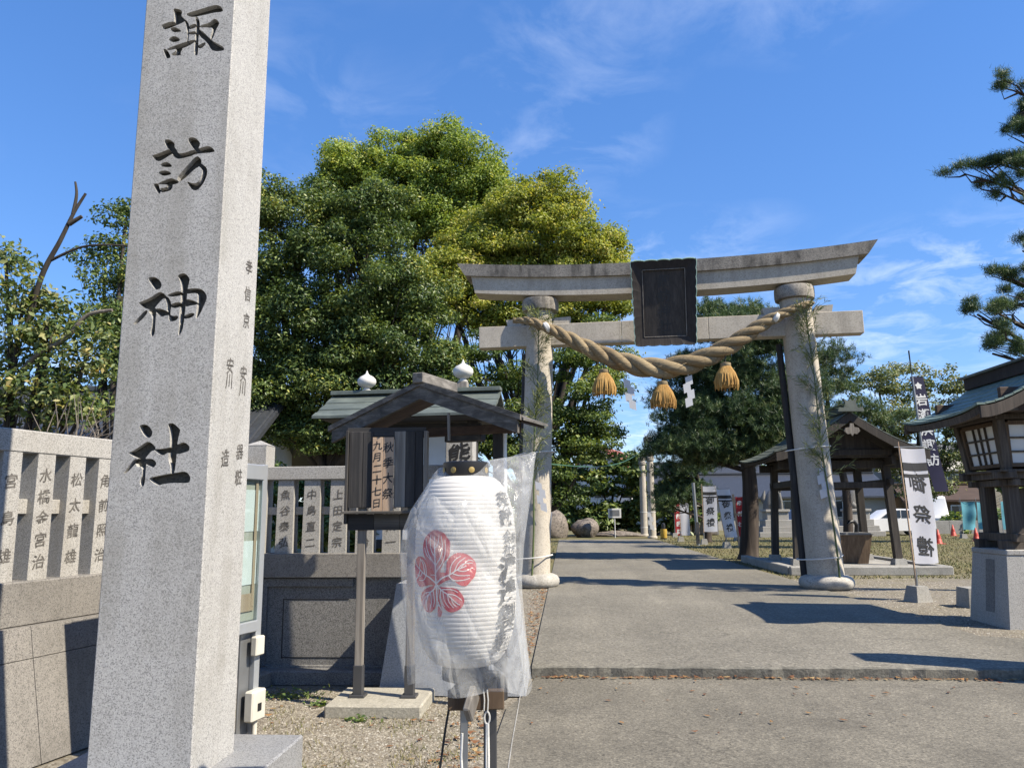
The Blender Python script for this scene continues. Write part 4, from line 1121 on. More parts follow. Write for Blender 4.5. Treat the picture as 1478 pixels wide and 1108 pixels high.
# ------------------------------------------------------------------ the torii gate
TO = Vector((2.05, 15.12, .1)); TR = math.atan2(14.90 - 15.36, 4.72 + .66)
to = thing('torii_gate', 'large stone torii gate spanning the shrine path, straw rope hung across it', 'torii gate', TO, TR)
HB, HT = 2.70, 2.50              # half spacing at foot and head
PH = 5.46
for sgn, rad in ((-1, .285), (1, .305)):
    b_, t_ = Vector((sgn * HB + .03, 0, .18)), Vector((sgn * HT + .02, 0, PH + .12))
    m = MB(); n = 14
    pts = [b_.lerp(t_, k / n) for k in range(n + 1)]
    m.tube(pts, [rad * (1.06 - .10 * k / n) for k in range(n + 1)], 40)
    pil = m.obj('pillar', MT['torii'], to, smooth=40)
    m = MB(); m.lathe([(.40, 0), (.455, .03), (.485, .09), (.48, .16), (.44, .22), (.36, .255), (.27, .26)], 44, (b_.x, 0, -.02)); m.obj('pillar_foot', MT['torii_base'], pil, smooth=45)
    m = MB(); m.lathe([(.30, PH - .03), (.365, PH - .01), (.375, PH + .05), (.375, PH + .20), (.36, PH + .235)], 44, (t_.x, 0, 0)); m.obj('capital_ring', MT['torii_top'], pil, smooth=40)
# beams: upward-curving double lintel
def beam(mb, L0, L1, z0f, z1f, dy0, dy1, n=40, slant=.10):
    rings = []
    for i in range(n + 1):
        u = -1 + 2 * i / n
        xa = (L0[1] + L0[0]) / 2 + (L0[1] - L0[0]) / 2 * u; xb = (L1[1] + L1[0]) / 2 + (L1[1] - L1[0]) / 2 * u
        rings.append([(xa, -dy0, z0f(u)), (xb, -dy1, z1f(u)), (xb, dy1, z1f(u)), (xa, dy0, z0f(u))])
    vs = [q for r_ in rings for q in r_]
    fs = [tuple(range(4)), tuple(n * 4 + k for k in (3, 2, 1, 0))]
    for i in range(n):
        for k in range(4):
            fs.append((i * 4 + k, i * 4 + (k + 1) % 4, (i + 1) * 4 + (k + 1) % 4, (i + 1) * 4 + k))
    return mb.add(vs, fs)
curve = lambda u: .17 * abs(u) ** 2.3
zs = PH + .225
beam(MB(), (-3.80, 3.62), (-3.88, 3.70), lambda u: zs + curve(u), lambda u: zs + .36 + curve(u), .25, .27).obj('lower_lintel', MT['torii'], to)
m = MB()
beam(m, (-4.00, 3.86), (-4.16, 4.04), lambda u: zs + .362 + curve(u), lambda u: zs + .60 + curve(u) * 1.12, .33, .36)
# shallow ridge on the top
rings = []
m.obj('top_lintel', MT['torii_top'], to)
nz0, nz1 = 4.72, 5.16
m = MB()
for x0, x1 in ((-3.74, -2.515), (-2.51, -.85), (-.846, .84), (.844, 2.49), (2.494, 3.72)):
    MB().box(((x0 + x1) / 2, 0, (nz0 + nz1) / 2), (x1 - x0, .27, nz1 - nz0), .008).obj('tie_beam', MT['torii'], to)
for sgn, cx in ((-1, -HT - .02), (1, HT + .04)):
    for s2 in (-1, 1):
        xx = cx + s2 * .46
        m = MB()
        vs = [(xx - .17, -.11, nz1 + .002), (xx + .17, -.11, nz1 + .002), (xx + (.20 if s2 > 0 else .12), -.11, nz1 + .145), (xx - (.20 if s2 < 0 else .12), -.11, nz1 + .13)]
        m.add(vs + [(x, .11, z) for x, y, z in vs], [(0, 1, 2, 3), (7, 6, 5, 4), (0, 4, 5, 1), (1, 5, 6, 2), (2, 6, 7, 3), (3, 7, 4, 0)])
        m.obj('wedge', MT['torii'], to)
MB().box((0.02, .02, (nz1 + zs) / 2), (.34, .22, zs - nz1 + .004), .006).obj('centre_strut', MT['torii'], to)

TM = Matrix.Translation(TO) @ Matrix.Rotation(TR, 4, 'Z')
def tw(x, y, z): return TM @ Vector((x, y, z))

# plaque, leaning forward
pq = thing('name_plaque', 'black wooden name plaque with a scalloped frame hung at the centre of the torii', 'plaque', tw(-.005, -.30, 4.58), TR)
TL = Matrix.Rotation(R(11), 4, 'X')
m = MB(); m.box((0, 0, .83), (.84, .06, 1.30), .004, TL); m.obj('board', MT['wood_board'], pq)
# scalloped frame boards
def wavy_frame(pts_in, pts_out, y0, y1):
    m = MB(); n = len(pts_in)
    vs = []
    for (a, b) in zip(pts_in, pts_out):
        vs += [TL @ Vector((a[0], y0, a[1])), TL @ Vector((b[0], y0 - .05, b[1])), TL @ Vector((b[0], y1, b[1])), TL @ Vector((a[0], y1, a[1]))]
    fs = []
    for i in range(n - 1):
        for k in range(4): fs.append((i * 4 + k, i * 4 + (k + 1) % 4, i * 4 + 4 + (k + 1) % 4, i * 4 + 4 + k))
    fs += [(0, 1, 2, 3), tuple((n - 1) * 4 + k for k in (3, 2, 1, 0))]
    return m.add(vs, fs)
def scal(t_, n_, amp): return amp * abs(math.sin(math.pi * n_ * t_)) ** .7
N_ = 60
Wt, Wb, H0, H1 = .62, .58, .02, 1.66
IW, IH0, IH1 = .40, .19, 1.47
side = {}
for sgn in (-1, 1):
    pi_ = []; po_ = []
    for i in range(N_ + 1):
        t_ = i / N_; z = H0 + (H1 - H0) * t_
        w = Wb + (Wt - Wb) * t_ + scal(t_, 9, .018) - .01
        pi_.append((sgn * IW, IH0 + (IH1 - IH0) * t_)); po_.append((sgn * w, z))
    wavy_frame(pi_, po_, -.055, .06).obj('frame_board', MT['wood_plaque'], pq)
    rim = MB(); rim.tube([TL @ Vector((x, -.10, z)) for x, z in po_], .007, 6); rim.obj('copper_rim', MT['copper_rim'], pq)
for (zi, zo, sg) in ((IH1, H1, 1), (IH0, H0, -1)):
    pi_ = []; po_ = []
    for i in range(N_ + 1):
        t_ = i / N_; W_ = Wt - .02 if sg > 0 else Wb - .02
        po_.append((-W_ + 2 * W_ * t_, zo + sg * (scal(t_, 5, .018) - .01))); pi_.append((-IW + 2 * IW * t_, zi))
    wavy_frame(pi_, po_, -.0555, .0605).obj('frame_board', MT['wood_plaque'], pq)
    rim = MB(); rim.tube([TL @ Vector((x, -.10, z)) for x, z in po_], .013, 6); rim.obj('copper_rim', MT['copper_rim'] if sg > 0 else MT['wood_dark'], pq)
m = MB()
for x in (-.405, .405): m.bar(TL @ Vector((x, -.062, .18)), TL @ Vector((x, -.062, 1.48)), .014, .014, .002)
for z in (.18, 1.48): m.bar(TL @ Vector((-.40, -.062, z)), TL @ Vector((.40, -.062, z)), .014, .014, .002)
m.obj('inner_moulding', MT['wood_grey'], pq)
t = MB(); inscribe(t, '諏訪神社', lambda u, v: TL @ Vector((u, -.0335, v)), 1.26, .29, .25, .017, shear=.08); t.obj('plaque_lettering', MT['ink'], pq, recalc=False)

# straw rope
rp = thing('straw_rope', 'thick twisted straw rope sagging between the two torii pillars', 'straw rope', (0, 0, 0))
cl_px = [(-.95, 14.98, 5.30), (-.62, 14.78, 5.23), (-.14, 14.74, 5.01), (.53, 14.70, 4.63), (1.19, 14.66, 4.34), (1.85, 14.63, 4.20), (2.51, 14.60, 4.30), (3.19, 14.56, 4.60), (3.87, 14.52, 5.02), (4.45, 14.49, 5.28), (4.82, 14.66, 5.42)]
def catmull(pts, per):
    pts = [Vector(p_) for p_ in pts]; out = []; n = len(pts)
    for i in range(n - 1):
        p0, p1, p2, p3 = pts[max(i - 1, 0)], pts[i], pts[i + 1], pts[min(i + 2, n - 1)]
        for k in range(per):
            t_ = k / per
            out.append(.5 * (2 * p1 + (p2 - p0) * t_ + (2 * p0 - 5 * p1 + 4 * p2 - p3) * t_ ** 2 + (3 * p1 - p0 - 3 * p2 + p3) * t_ ** 3))
    out.append(pts[-1]); return out
cl_ = catmull(cl_px, 26)
n = len(cl_); S = [0]
for i in range(1, n): S.append(S[-1] + (cl_[i] - cl_[i - 1]).length)
Ltot = S[-1]
rr_ = []
ang = [0.0]
for i in range(n):
    q = S[i] / Ltot; e = abs(q - .50) * 2
    rr_.append(.050 + .148 * max(0, 1 - e ** 1.55) ** 1.0)
for i in range(1, n):
    ang.append(ang[-1] + (S[i] - S[i - 1]) / (rr_[i] * 7.6) * 2 * math.pi)
for k in range(3):
    pts = []; rad = []
    for i in range(n):
        T_ = (cl_[min(i + 1, n - 1)] - cl_[max(i - 1, 0)]).normalized()
        X_ = Vector((0, 1, 0)); X_ = (X_ - T_ * X_.dot(T_)).normalized(); Y_ = T_.cross(X_)
        a_ = ang[i] + k * 2 * math.pi / 3
        pts.append(cl_[i] + (X_ * math.cos(a_) + Y_ * math.sin(a_)) * rr_[i] * .52)
        rad.append(rr_[i] * .56)
    MB().tube(pts, rad, 14).obj('strand', MT['rope'], rp, smooth=60)
for (x, y, z) in ((-.28, 14.72, 5.08), (4.06, 14.48, 5.10)):
    MB().lathe([(.075, -.05), (.115, -.03), (.115, .03), (.075, .05)], 14, M=Matrix.Translation((x, y, z)) @ Matrix.Rotation(R(60 if x < 0 else -60), 4, 'Y')).obj('binding', MT['cord_white'], rp, smooth=40)

st_ = MB(); rg = random.Random(77)
for k in range(420):          # loose straw ends standing off the rope
    i = rg.randrange(8, n - 8); T_ = (cl_[i + 1] - cl_[i - 1]).normalized(); a_ = rg.uniform(0, 6.28)
    X_ = Vector((0, 1, 0)); X_ = (X_ - T_ * X_.dot(T_)).normalized(); Y_ = T_.cross(X_)
    o_ = X_ * math.cos(a_) + Y_ * math.sin(a_); p0 = cl_[i] + o_ * rr_[i] * .9
    d_ = (T_ * rg.choice((-1, 1)) * 1.0 + o_ * rg.uniform(.2, .7) + Vector((0, 0, -.15))).normalized() * rg.uniform(.05, .14)
    st_.tube([p0, p0 + d_ * .5, p0 + d_ + Vector((0, 0, -.01))], [.004, .003, .0015], 3, caps=False)
so = st_.obj('loose_straw', MT['rope'], rp); so['kind'] = 'stuff'
def tassel(loc, lab, s_=1.0):
    t_ = thing('straw_tassel', lab, 'straw tassel', loc, 0, 'straw tassels hanging from the torii rope')
    rg = random.Random(int(loc[0] * 100))
    m = MB(); n = 76
    m.lathe([(.10 * s_, -.13 * s_), (.17 * s_, -.26 * s_), (.205 * s_, -.42 * s_), (.21 * s_, -.50 * s_), (.16 * s_, -.52 * s_)], 38)
    for k in range(n):
        a_ = 2 * math.pi * k / n + rg.uniform(-.04, .04); L = rg.uniform(.44, .60) * s_
        R0, R1, R2 = .095 * s_, .185 * s_, (.222 + rg.uniform(-.03, .03)) * s_
        c_, d_ = math.cos(a_), math.sin(a_)
        m.tube([(R0 * c_, R0 * d_, -.10 * s_), (R1 * c_, R1 * d_, -.25 * s_), (R2 * c_, R2 * d_, -.42 * s_), (R2 * .985 * c_, R2 * .985 * d_, -L)], [.010 * s_, .012 * s_, .012 * s_, .009 * s_], 5)
    m.obj('skirt', MT['straw'], t_, smooth=60)
    MB().lathe([(.07 * s_, -.02 * s_), (.105 * s_, -.03 * s_), (.108 * s_, -.10 * s_), (.095 * s_, -.12 * s_)], 22).obj('neck', MT['rope'], t_, smooth=40)
    MB().tube([(0, 0, .26), (0, 0, -.02)], .012, 6).obj('hanging_cord', MT['cord_black'], t_)
tassel((.80, 14.62, 4.22), 'golden straw tassel hanging on the side of the rope towards the paper lantern', .92)
tassel((1.90, 14.56, 3.96), 'golden straw tassel hanging under the middle of the rope below the plaque', .95)
tassel((3.08, 14.50, 4.28), 'golden straw tassel hanging on the side of the rope towards the water pavilion', .92)
def shide(loc, lab, mirror=1, s_=1.0, rz=0):
    o = thing('paper_streamer', lab, 'paper streamer', loc, rz, 'zigzag paper streamers')
    m = MB(); w = .13 * s_; h = .17 * s_; x = 0; z = 0; y = 0
    for k in range(4):
        sk = -.05 * s_ * mirror
        vs = [(x, y, z), (x + w, y, z + sk), (x + w + .015, y + .008, z + sk - h), (x + .015, y + .008, z - h)]
        m.add(vs + [(a, b_ + .002, c) for a, b_, c in vs], [(0, 1, 2, 3), (7, 6, 5, 4), (0, 4, 5, 1), (1, 5, 6, 2), (2, 6, 7, 3), (3, 7, 4, 0)])
        x += .055 * s_ * (1 if k % 2 == 0 else -1) * mirror + .012; z -= h * .80; y -= .004
    m.obj('folded_sheets', MT['shide'], o)
    MB().tube([(.06 * s_, 0, 0), (.06 * s_, 0, .28)], .006, 5).obj('thread', MT['cord_white'], o)
    return o
shide((1.16, 14.60, 4.02), 'white zigzag paper streamer between the lantern-side and middle tassels')
shide((2.32, 14.54, 4.00), 'white zigzag paper streamer between the middle tassel and the pavilion-side tassel', -1)

# bamboo tied to the pillars
MT['bamboo_leaf'] = leafmat('bamboo_leaf', [(0, (.09, .12, .04)), (.5, (.19, .22, .09)), (1, (.32, .33, .17))], .3)
MT['bamboo'] = plain('green_bamboo', (.12, .16, .05), .5)
def thin_leaves(P, D, L, Wd, seed):
    r_ = np.random.default_rng(seed); n = len(P)
    D = D / np.linalg.norm(D, axis=1, keepdims=True)
    side = np.cross(D, r_.normal(0, 1, (n, 3))); side /= np.linalg.norm(side, axis=1, keepdims=True) + 1e-9
    L = L * r_.uniform(.6, 1.3, n)[:, None]; Wd = Wd * r_.uniform(.7, 1.3, n)[:, None]
    mid = P + D * L * .4
    V = np.stack([P, mid + side * Wd, P + D * L, mid - side * Wd], 1)
    F = (np.array([(0, 1, 2), (0, 2, 3)])[None] + 4 * np.arange(n)[:, None, None]).reshape(-1, 3)
    return V.reshape(-1, 3), F, np.repeat(r_.uniform(0, 1, n), 2)
def bamboo(base, top, lab, seed, lean_out, nb=85):
    o = thing('bamboo_branch', lab, 'bamboo', base, 0, 'bamboo tied to the torii pillars')
    d = Vector(top) - Vector(base)
    pts = [d * (k / 10) + Vector((.02 * math.sin(k), 0, 0)) for k in range(11)]
    MB().tube(pts, [.020 * (1 - .06 * k) for k in range(11)], 8).obj('culm', MT['bamboo'], o, smooth=50)
    rg = random.Random(seed); tw_ = MB(); P = []; D = []
    for k in range(nb):
        t_ = rg.uniform(.36, .97); a_ = rg.uniform(0, 2 * math.pi)
        p0 = d * t_; L = rg.uniform(.2, .5)
        dr = Vector((math.cos(a_) * 1.0, -abs(math.sin(a_)) * .5, rg.uniform(.5, 1.4))).normalized()
        p1 = p0 + dr * L; pm = p0 + dr * L * .5 + Vector((0, 0, .04))
        tw_.tube([p0, pm, p1], [.006, .004, .002], 4)
        for q in range(rg.randint(9, 15)):
            s_ = rg.uniform(.25, 1.05); P.append(p0 + dr * L * s_)
            D.append(dr * .8 + Vector((rg.gauss(0, .5), rg.gauss(0, .4), rg.gauss(-.25, .5))))
    tw_.obj('twigs', MT['bamboo'], o)
    V, F, tn = thin_leaves(np.array(P), np.array(D), .16, .007, seed)
    raw_mesh('leaves', V, F, MT['bamboo_leaf'], tn, o)
bl = tw(-HB + .03, 0, .26); bt = tw(-HT + .03, -.40, 5.25)
bamboo((bl.x - .05, bl.y - .36, .11), (bt.x - .0, bt.y, 5.5), 'leafy bamboo tied up the torii pillar beside the paper lantern', 21, -1)
br = tw(HB + .05, 0, .26); bt = tw(HT, -.40, 5.2)
bamboo((br.x + .10, br.y - .38, .11), (bt.x + .10, bt.y, 5.5), 'leafy bamboo tied up the torii pillar beside the water pavilion', 22, 1)
# dark props behind the pillars
for sgn in (-1, 1):
    b_ = tw(sgn * HB + .03 - .34, .10, .0); t_ = tw(sgn * HT + .02 - .33, .10, 4.6)
    o = thing('wooden_prop', 'dark wooden pole lashed behind the torii pillar beside the ' + ('paper lantern' if sgn < 0 else 'water pavilion'), 'pole', (b_.x, b_.y, .10))
    m = MB(); d = t_ - b_; m.tube([Vector((0, 0, 0)), d], [.075, .06], 12); m.obj('pole', MT['wood_dark'], o, smooth=50)
    for zc in (.55, 2.55):
        cx = tw(sgn * (HB + (HT - HB) * zc / PH) + .03, 0, 0)
        m = MB(); ring = []
        for k in range(29):
            a_ = 2 * math.pi * k / 28
            rx = .335 + (.10 if math.cos(a_) < -.3 else 0)
            ring.append((cx.x - b_.x + rx * math.cos(a_) - (.04 if math.cos(a_) < 0 else 0), cx.y - b_.y + .345 * math.sin(a_) - (.07 if math.sin(a_) < -.7 else 0), zc + .04 * math.cos(a_)))
        m.tube(ring, .012, 6); m.obj('lashing', MT['cord_white'], o, smooth=50)
for sgn, nm in ((-1, 'paper lantern'), (1, 'water pavilion')):
    c_ = tw(sgn * (HB + (HT - HB) * .40) + .05, -.36, 0)
    shide((c_.x - .02, c_.y - .02, 2.25 if sgn > 0 else 2.1), 'white zigzag paper streamer tied to the torii pillar beside the ' + nm, -1 if sgn > 0 else 1, .95)

# ------------------------------------------------------------------ the big wooden lantern by the path
wl = thing('wooden_lantern', 'large roofed wooden lantern with papered lattice windows on a battered stone pedestal', 'shrine lantern', (5.85, 10.35, .08))
m = MB(); m.frustum((0, 0), (.585, .46), (.50, .40), .0, .86); ped = m.obj('pedestal', MT['granite_fence'], wl)
m = MB()
vs = []
for z in (.16, .80):
    xx = -(.585 - .085 * z / .86) - .004
    vs += [(xx, -.13, z), (xx, .07, z)]
m.add([vs[0], vs[1], vs[3], vs[2]], [(0, 1, 2, 3)]); m.obj('slot_shade', MT['granite_dark'], ped, recalc=False)  # flat dark sheet; the shade of the recess is put into its colour
MB().box((0, 0, .895), (1.02, .82, .07), .012).obj('pedestal_cap', MT['granite_fence'], wl)
for y in (-.28, .28): MB().box((0, y, .985), (1.0, .11, .11), .006).obj('sill_beam', MT['wood_toro'], wl)
for x in (-.33, .33): MB().box((x, 0, 1.07), (.11, .86, .10), .006).obj('sill_beam', MT['wood_toro'], wl)
for x in (-.30, .30):
    for y in (-.27, .27):
        MB().box((x, y, 1.41), (.14, .14, .60), .006).obj('leg_post', MT['wood_toro'], wl)
MB().box((0, 0, 1.40), (.36, .30, .56), .01).obj('core_post', MT['wood_toro'], wl)
for k, (w, z, h) in enumerate(((.86, 1.74, .08), (1.0, 1.83, .085))):
    for y in (-w / 2 + .1, w / 2 - .1): MB().box((0, y, z), (w + .1, .10, h), .005).obj('bracket_beam', MT['wood_toro'], wl)
    for x in (-w / 2 + .1, w / 2 - .1): MB().box((x, 0, z + .003), (.10, w + .1, h), .005).obj('bracket_beam', MT['wood_toro'], wl)
MB().box((0, 0, 1.885), (1.02, 1.06, .03), .004).obj('floor_board', MT['wood_toro'], wl)
hb, ht = .40, .47
for sx in (-1, 1):
    for sy in (-1, 1):
        MB().bar((sx * hb, sy * (hb + .02), 1.90), (sx * ht, sy * (ht + .02), 2.52), .10, .10, .005).obj('corner_post', MT['wood_toro'], wl)
for ax in (0, 1):
    for sg in (-1, 1):
        win = MB()
        def P_(u, z, off=0):
            w = hb + (ht - hb) * (z - 1.9) / .62 + off
            return Vector((sg * w, u, z)) if ax == 0 else Vector((u, sg * (w + .02), z))
        vs = [P_(-.36, 1.97, -.012), P_(.36, 1.97, -.012), P_(.40, 2.46, -.012), P_(-.40, 2.46, -.012)]
        win.add(vs, [(0, 1, 2, 3)]); wo = win.obj('paper_pane', MT['paper'], wl, recalc=False)
        fr = MB()
        for z in (1.955, 2.475): fr.bar(P_(-.37, z), P_(.37, z), .05, .05, .003)
        for u in (-.36, .36): fr.bar(P_(u * .98, 1.95), P_(u * 1.08, 2.48), .05, .05, .003)
        fr.obj('window_frame', MT['wood_brown'], wl)
        lt = MB()
        for z in (2.12, 2.29): lt.bar(P_(-.36, z, .004), P_(.36, z, .004), .022, .022, .002)
        for u in (-.13, .0, .13) if ax == 0 else (-.12, .12): lt.bar(P_(u, 1.96, .004), P_(u * 1.1, 2.47, .004), .022, .022, .002)
        lt.obj('lattice', MT['wood_toro'], wo)
MB().box((0, 0, 2.545), (1.10, 1.14, .06), .005).obj('head_plate', MT['wood_toro'], wl)
# concave copper roof, ridge along the path
def concave_roof(parent, hw, y0, y1, z_e, z_r, thick, mat_top, mat_under, nrows=9, flare=.10, power=1.55, name='roof_course'):
    NYS = 16
    def S_(t_, v):     # t 0 ridge .. 1 eave ; v -1..1 along ridge
        z = z_e + (z_r - z_e) * ((1 - t_) ** power) + flare * abs(v) ** 3 * t_
        return t_ * hw, y0 + (y1 - y0) * (v + 1) / 2, z
    for sg in (-1, 1):
        for k in range(nrows):
            t0, t1 = k / nrows, min(1.0, (k + 1.08) / nrows)
            m = MB(); vs = []
            for i in range(NYS + 1):
                v = -1 + 2 * i / NYS
                for (t_, dz) in ((t0, .0), (t1, .012), (t1, -.016), (t0, -.02)):
                    x, y, z = S_(t_, v); vs.append((sg * x, y, z + dz))
            fs = []
            for i in range(NYS):
                for q in range(4): fs.append((i * 4 + q, i * 4 + (q + 1) % 4, i * 4 + 4 + (q + 1) % 4, i * 4 + 4 + q))
            fs += [(0, 1, 2, 3), tuple(NYS * 4 + q for q in (3, 2, 1, 0))]
            m.add(vs, fs).obj(name, mat_top, parent)
        m = MB(); vs = []
        NT_ = 10
        for i in range(NYS + 1):
            v = -1 + 2 * i / NYS
            for j in range(NT_ + 1):
                x, y, z = S_(j / NT_, v); vs.append((sg * x * .975, y * 1.0 - (.03 * v), z - .03))
            for j in range(NT_, -1, -1):
                x, y, z = S_(j / NT_, v); vs.append((sg * x * .96, y - (.03 * v), z - .03 - thick))
        L_ = 2 * (NT_ + 1); fs = []
        for i in range(NYS):
            for q in range(L_): fs.append((i * L_ + q, i * L_ + (q + 1) % L_, (i + 1) * L_ + (q + 1) % L_, (i + 1) * L_ + q))
        fs += [tuple(range(L_)), tuple(NYS * L_ + q for q in range(L_ - 1, -1, -1))]
        m.add(vs, fs).obj('roof_underside', mat_under, parent)
    return S_
S_ = concave_roof(wl, .98, -1.02, 1.02, 2.58, 3.12, .085, MT['copper'], MT['wood_toro'], 9, .07)
MB().box((0, 0, 3.18), (.15, 2.02, .16), .008).obj('ridge_box', MT['wood_plaque'], wl)
MB().box((0, 0, 3.275), (.24, 2.16, .035), .008).obj('ridge_cap', MT['copper_dk'], wl)
for sy in (-1, 1):
    for sg in (-1, 1):
        m = MB(); vs = []
        for j in range(11):
            x, y, z = S_(j / 10, sy)
            for (dy, dz) in ((.035, -.02), (.035, -.16), (-.02, -.16), (-.02, -.02)):
                vs.append((sg * x * .97, y + sy * dy * .6 , z + dz - .01))
        fs = []
        for j in range(10):
            for q in range(4): fs.append((j * 4 + q, j * 4 + (q + 1) % 4, j * 4 + 4 + (q + 1) % 4, j * 4 + 4 + q))
        fs += [(0, 1, 2, 3), (43, 42, 41, 40)]
        m.add(vs, fs).obj('barge_board', MT['wood_toro'], wl)
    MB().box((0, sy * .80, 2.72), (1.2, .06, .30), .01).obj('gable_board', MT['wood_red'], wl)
for k in range(12):
    for sg in (-1, 1):
        y = -.88 + .16 * k
        MB().bar((sg * .45, y, 2.60), (sg * .93, y, 2.545), .035, .045, .002).obj('rafter', MT['wood_toro'], wl)

tag(MB().frustum((5.98, 12.15), (.15, .20), (.13, .18), .06, .36).obj('stone_block', MT['concrete_block']), 'low rough stone block on the gravel behind the wooden lantern pedestal', 'stone block')
# unseen stone post by the street, added to shadow the path mouth
sp_ = thing('shadow_post', 'unseen square granite post with a pyramid top, added for its shadow at the path mouth', 'stone post', (5.5, 6.95, 0))
m = MB(); m.box((0, 0, 1.45), (.42, .42, 2.9), .01); m.add([(-.21, -.21, 2.9), (.21, -.21, 2.9), (.21, .21, 2.9), (-.21, .21, 2.9), (0, 0, 3.0)], [(0, 1, 4), (1, 2, 4), (2, 3, 4), (3, 0, 4)]); m.obj('shaft', MT['granite'], sp_)

# ------------------------------------------------------------------ water pavilion
CX = 6.72
wp = thing('water_pavilion', 'open water pavilion with four wooden posts under a curved copper gable roof', 'pavilion', (CX, 20.3, .08))
MB().box((.0, -.05, .06), (3.35, 4.7, .14), .02).obj('stone_floor', MT['concrete_block'], wp)
for (x, y, w, d) in ((0, -2.32, 3.5, .22), (-1.68, 0, .22, 4.6), (1.68, 0, .22, 4.6)):
    MB().box((x, y, .09), (w, d, .20), .02).obj('kerb_stone', MT['concrete_block'], wp)
tops = {}
for sx in (-1, 1):
    for sy in (-1, 1):
        MB().frustum((sx * 1.18, sy * 1.0), (.15, .15), (.12, .12), .12, .28).obj('post_foot', MT['concrete_block'], wp)
        MB().bar((sx * 1.17, sy * .99, .28), (sx * 1.08, sy * .92, 2.60), .17, .17, .008).obj('post', MT['wood_pav_shaded'] if sx < 0 or sy > 0 else MT['wood_pav_shaded'], wp)
for z, h, e in ((2.02, .15, .10), (2.52, .20, .38)):
    k_ = 1.17 - .09 * (z - .28) / 2.3
    for sy in (-1, 1): MB().box((0, sy * k_ * .85, z), (2 * k_ + e * 2, .10, h), .006).obj('cross_beam', MT['wood_pav_shaded'], wp)
    for sx in (-1, 1): MB().box((sx * k_, 0, z + .06), (.10, 2 * k_ + e * 2, h), .006).obj('side_beam', MT['wood_pav_shaded'], wp)
S2 = concave_roof(wp, 1.78, -1.85, 1.85, 2.70, 3.72, .06, MT['copper_dk'], MT['wood_plaque'], 10, .10, 1.35)
MB().box((0, 0, 3.78), (.22, 3.7, .18), .02).obj('ridge_box', MT['copper_dk'], wp)
MB().box((0, 0, 3.89), (.32, 3.8, .05), .015).obj('ridge_cap', MT['copper'], wp)
for sy in (-1, 1):
    m = MB()
    pr_ = [(-.30, 0), (-.27, .10), (-.16, .08), (-.12, .20), (-.16, .30), (-.05, .24), (0, .30), (.05, .24), (.16, .30), (.12, .20), (.16, .08), (.27, .10), (.30, 0)]
    m.prism(pr_, sy * 1.88, sy * 1.98, lambda u, v, w: (u, w, 3.70 + v)); m.obj('ridge_ornament', MT['copper_dk'], wp)
    for sg in (-1, 1):
        m = MB(); vs = []
        for j in range(13):
            x, y, z = S2(j / 12, sy)
            for (dy, dz) in ((.04, -.02), (.04, -.22), (-.03, -.22), (-.03, -.02)):
                vs.append((sg * x * .98, y + sy * dy * .6, z + dz - .012))
        fs = []
        for j in range(12):
            for q in range(4): fs.append((j * 4 + q, j * 4 + (q + 1) % 4, j * 4 + 4 + (q + 1) % 4, j * 4 + 4 + q))
        fs += [(0, 1, 2, 3), (51, 50, 49, 48)]
        m.add(vs, fs).obj('barge_board', MT['wood_pav_shaded'], wp)
    m = MB(); pend = [(.75 * a_, .75 * b_) for a_, b_ in [(-.05, .0), (.05, 0), (.07, -.12), (.20, -.14), (.24, -.24), (.14, -.34), (.05, -.32), (0, -.40), (-.05, -.32), (-.14, -.34), (-.24, -.24), (-.20, -.14), (-.07, -.12)]]
    m.prism(pend, sy * 1.90, sy * 1.95, lambda u, v, w: (u, w, 3.42 + v)); m.obj('gable_pendant', MT['wood_grey'], wp)
    m = MB(); m.prism([(-1.25, 2.66), (1.25, 2.66), (.55, 3.12), (0, 3.50), (-.55, 3.12)], sy * 1.25, sy * 1.29, lambda u, v, w: (u, w, v)); m.obj('gable_wall', MT['wood_pav_shaded'], wp)
    MB().box((0, sy * 1.33, 2.78), (2.2, .10, .14), .006).obj('rainbow_beam', MT['wood_pav_shaded'], wp)
for k in range(20):
    for sg in (-1, 1):
        y = -1.62 + .17 * k
        MB().bar((sg * 1.15, y, 2.74), (sg * 1.69, y, 2.635), .05, .06, .003).obj('rafter', MT['wood_toro'], wp)
bs = thing('water_basin', 'brown tapered water basin with an iron dragon spout inside the pavilion', 'water basin', (6.95, 20.1, .21))
m = MB(); m.frustum((0, 0), (.42, .34), (.52, .44), 0, .70); m.obj('basin', MT['wood_brown'], bs)
MB().box((0, 0, .715), (1.10, .94, .05), .01).obj('rim', MT['granite_dark'], bs)
MB().tube([(.35, .1, .74), (.36, .08, .92), (.28, .04, 1.02), (.16, 0, 1.00), (.10, -.03, .94)], [.06, .05, .045, .05, .03], 10).obj('dragon_spout', MT['black'], bs, smooth=50)
MB().box((-.15, -.1, .70), (.55, .5, .012), .002).obj('water_surface', MT['glass_dk'], bs)

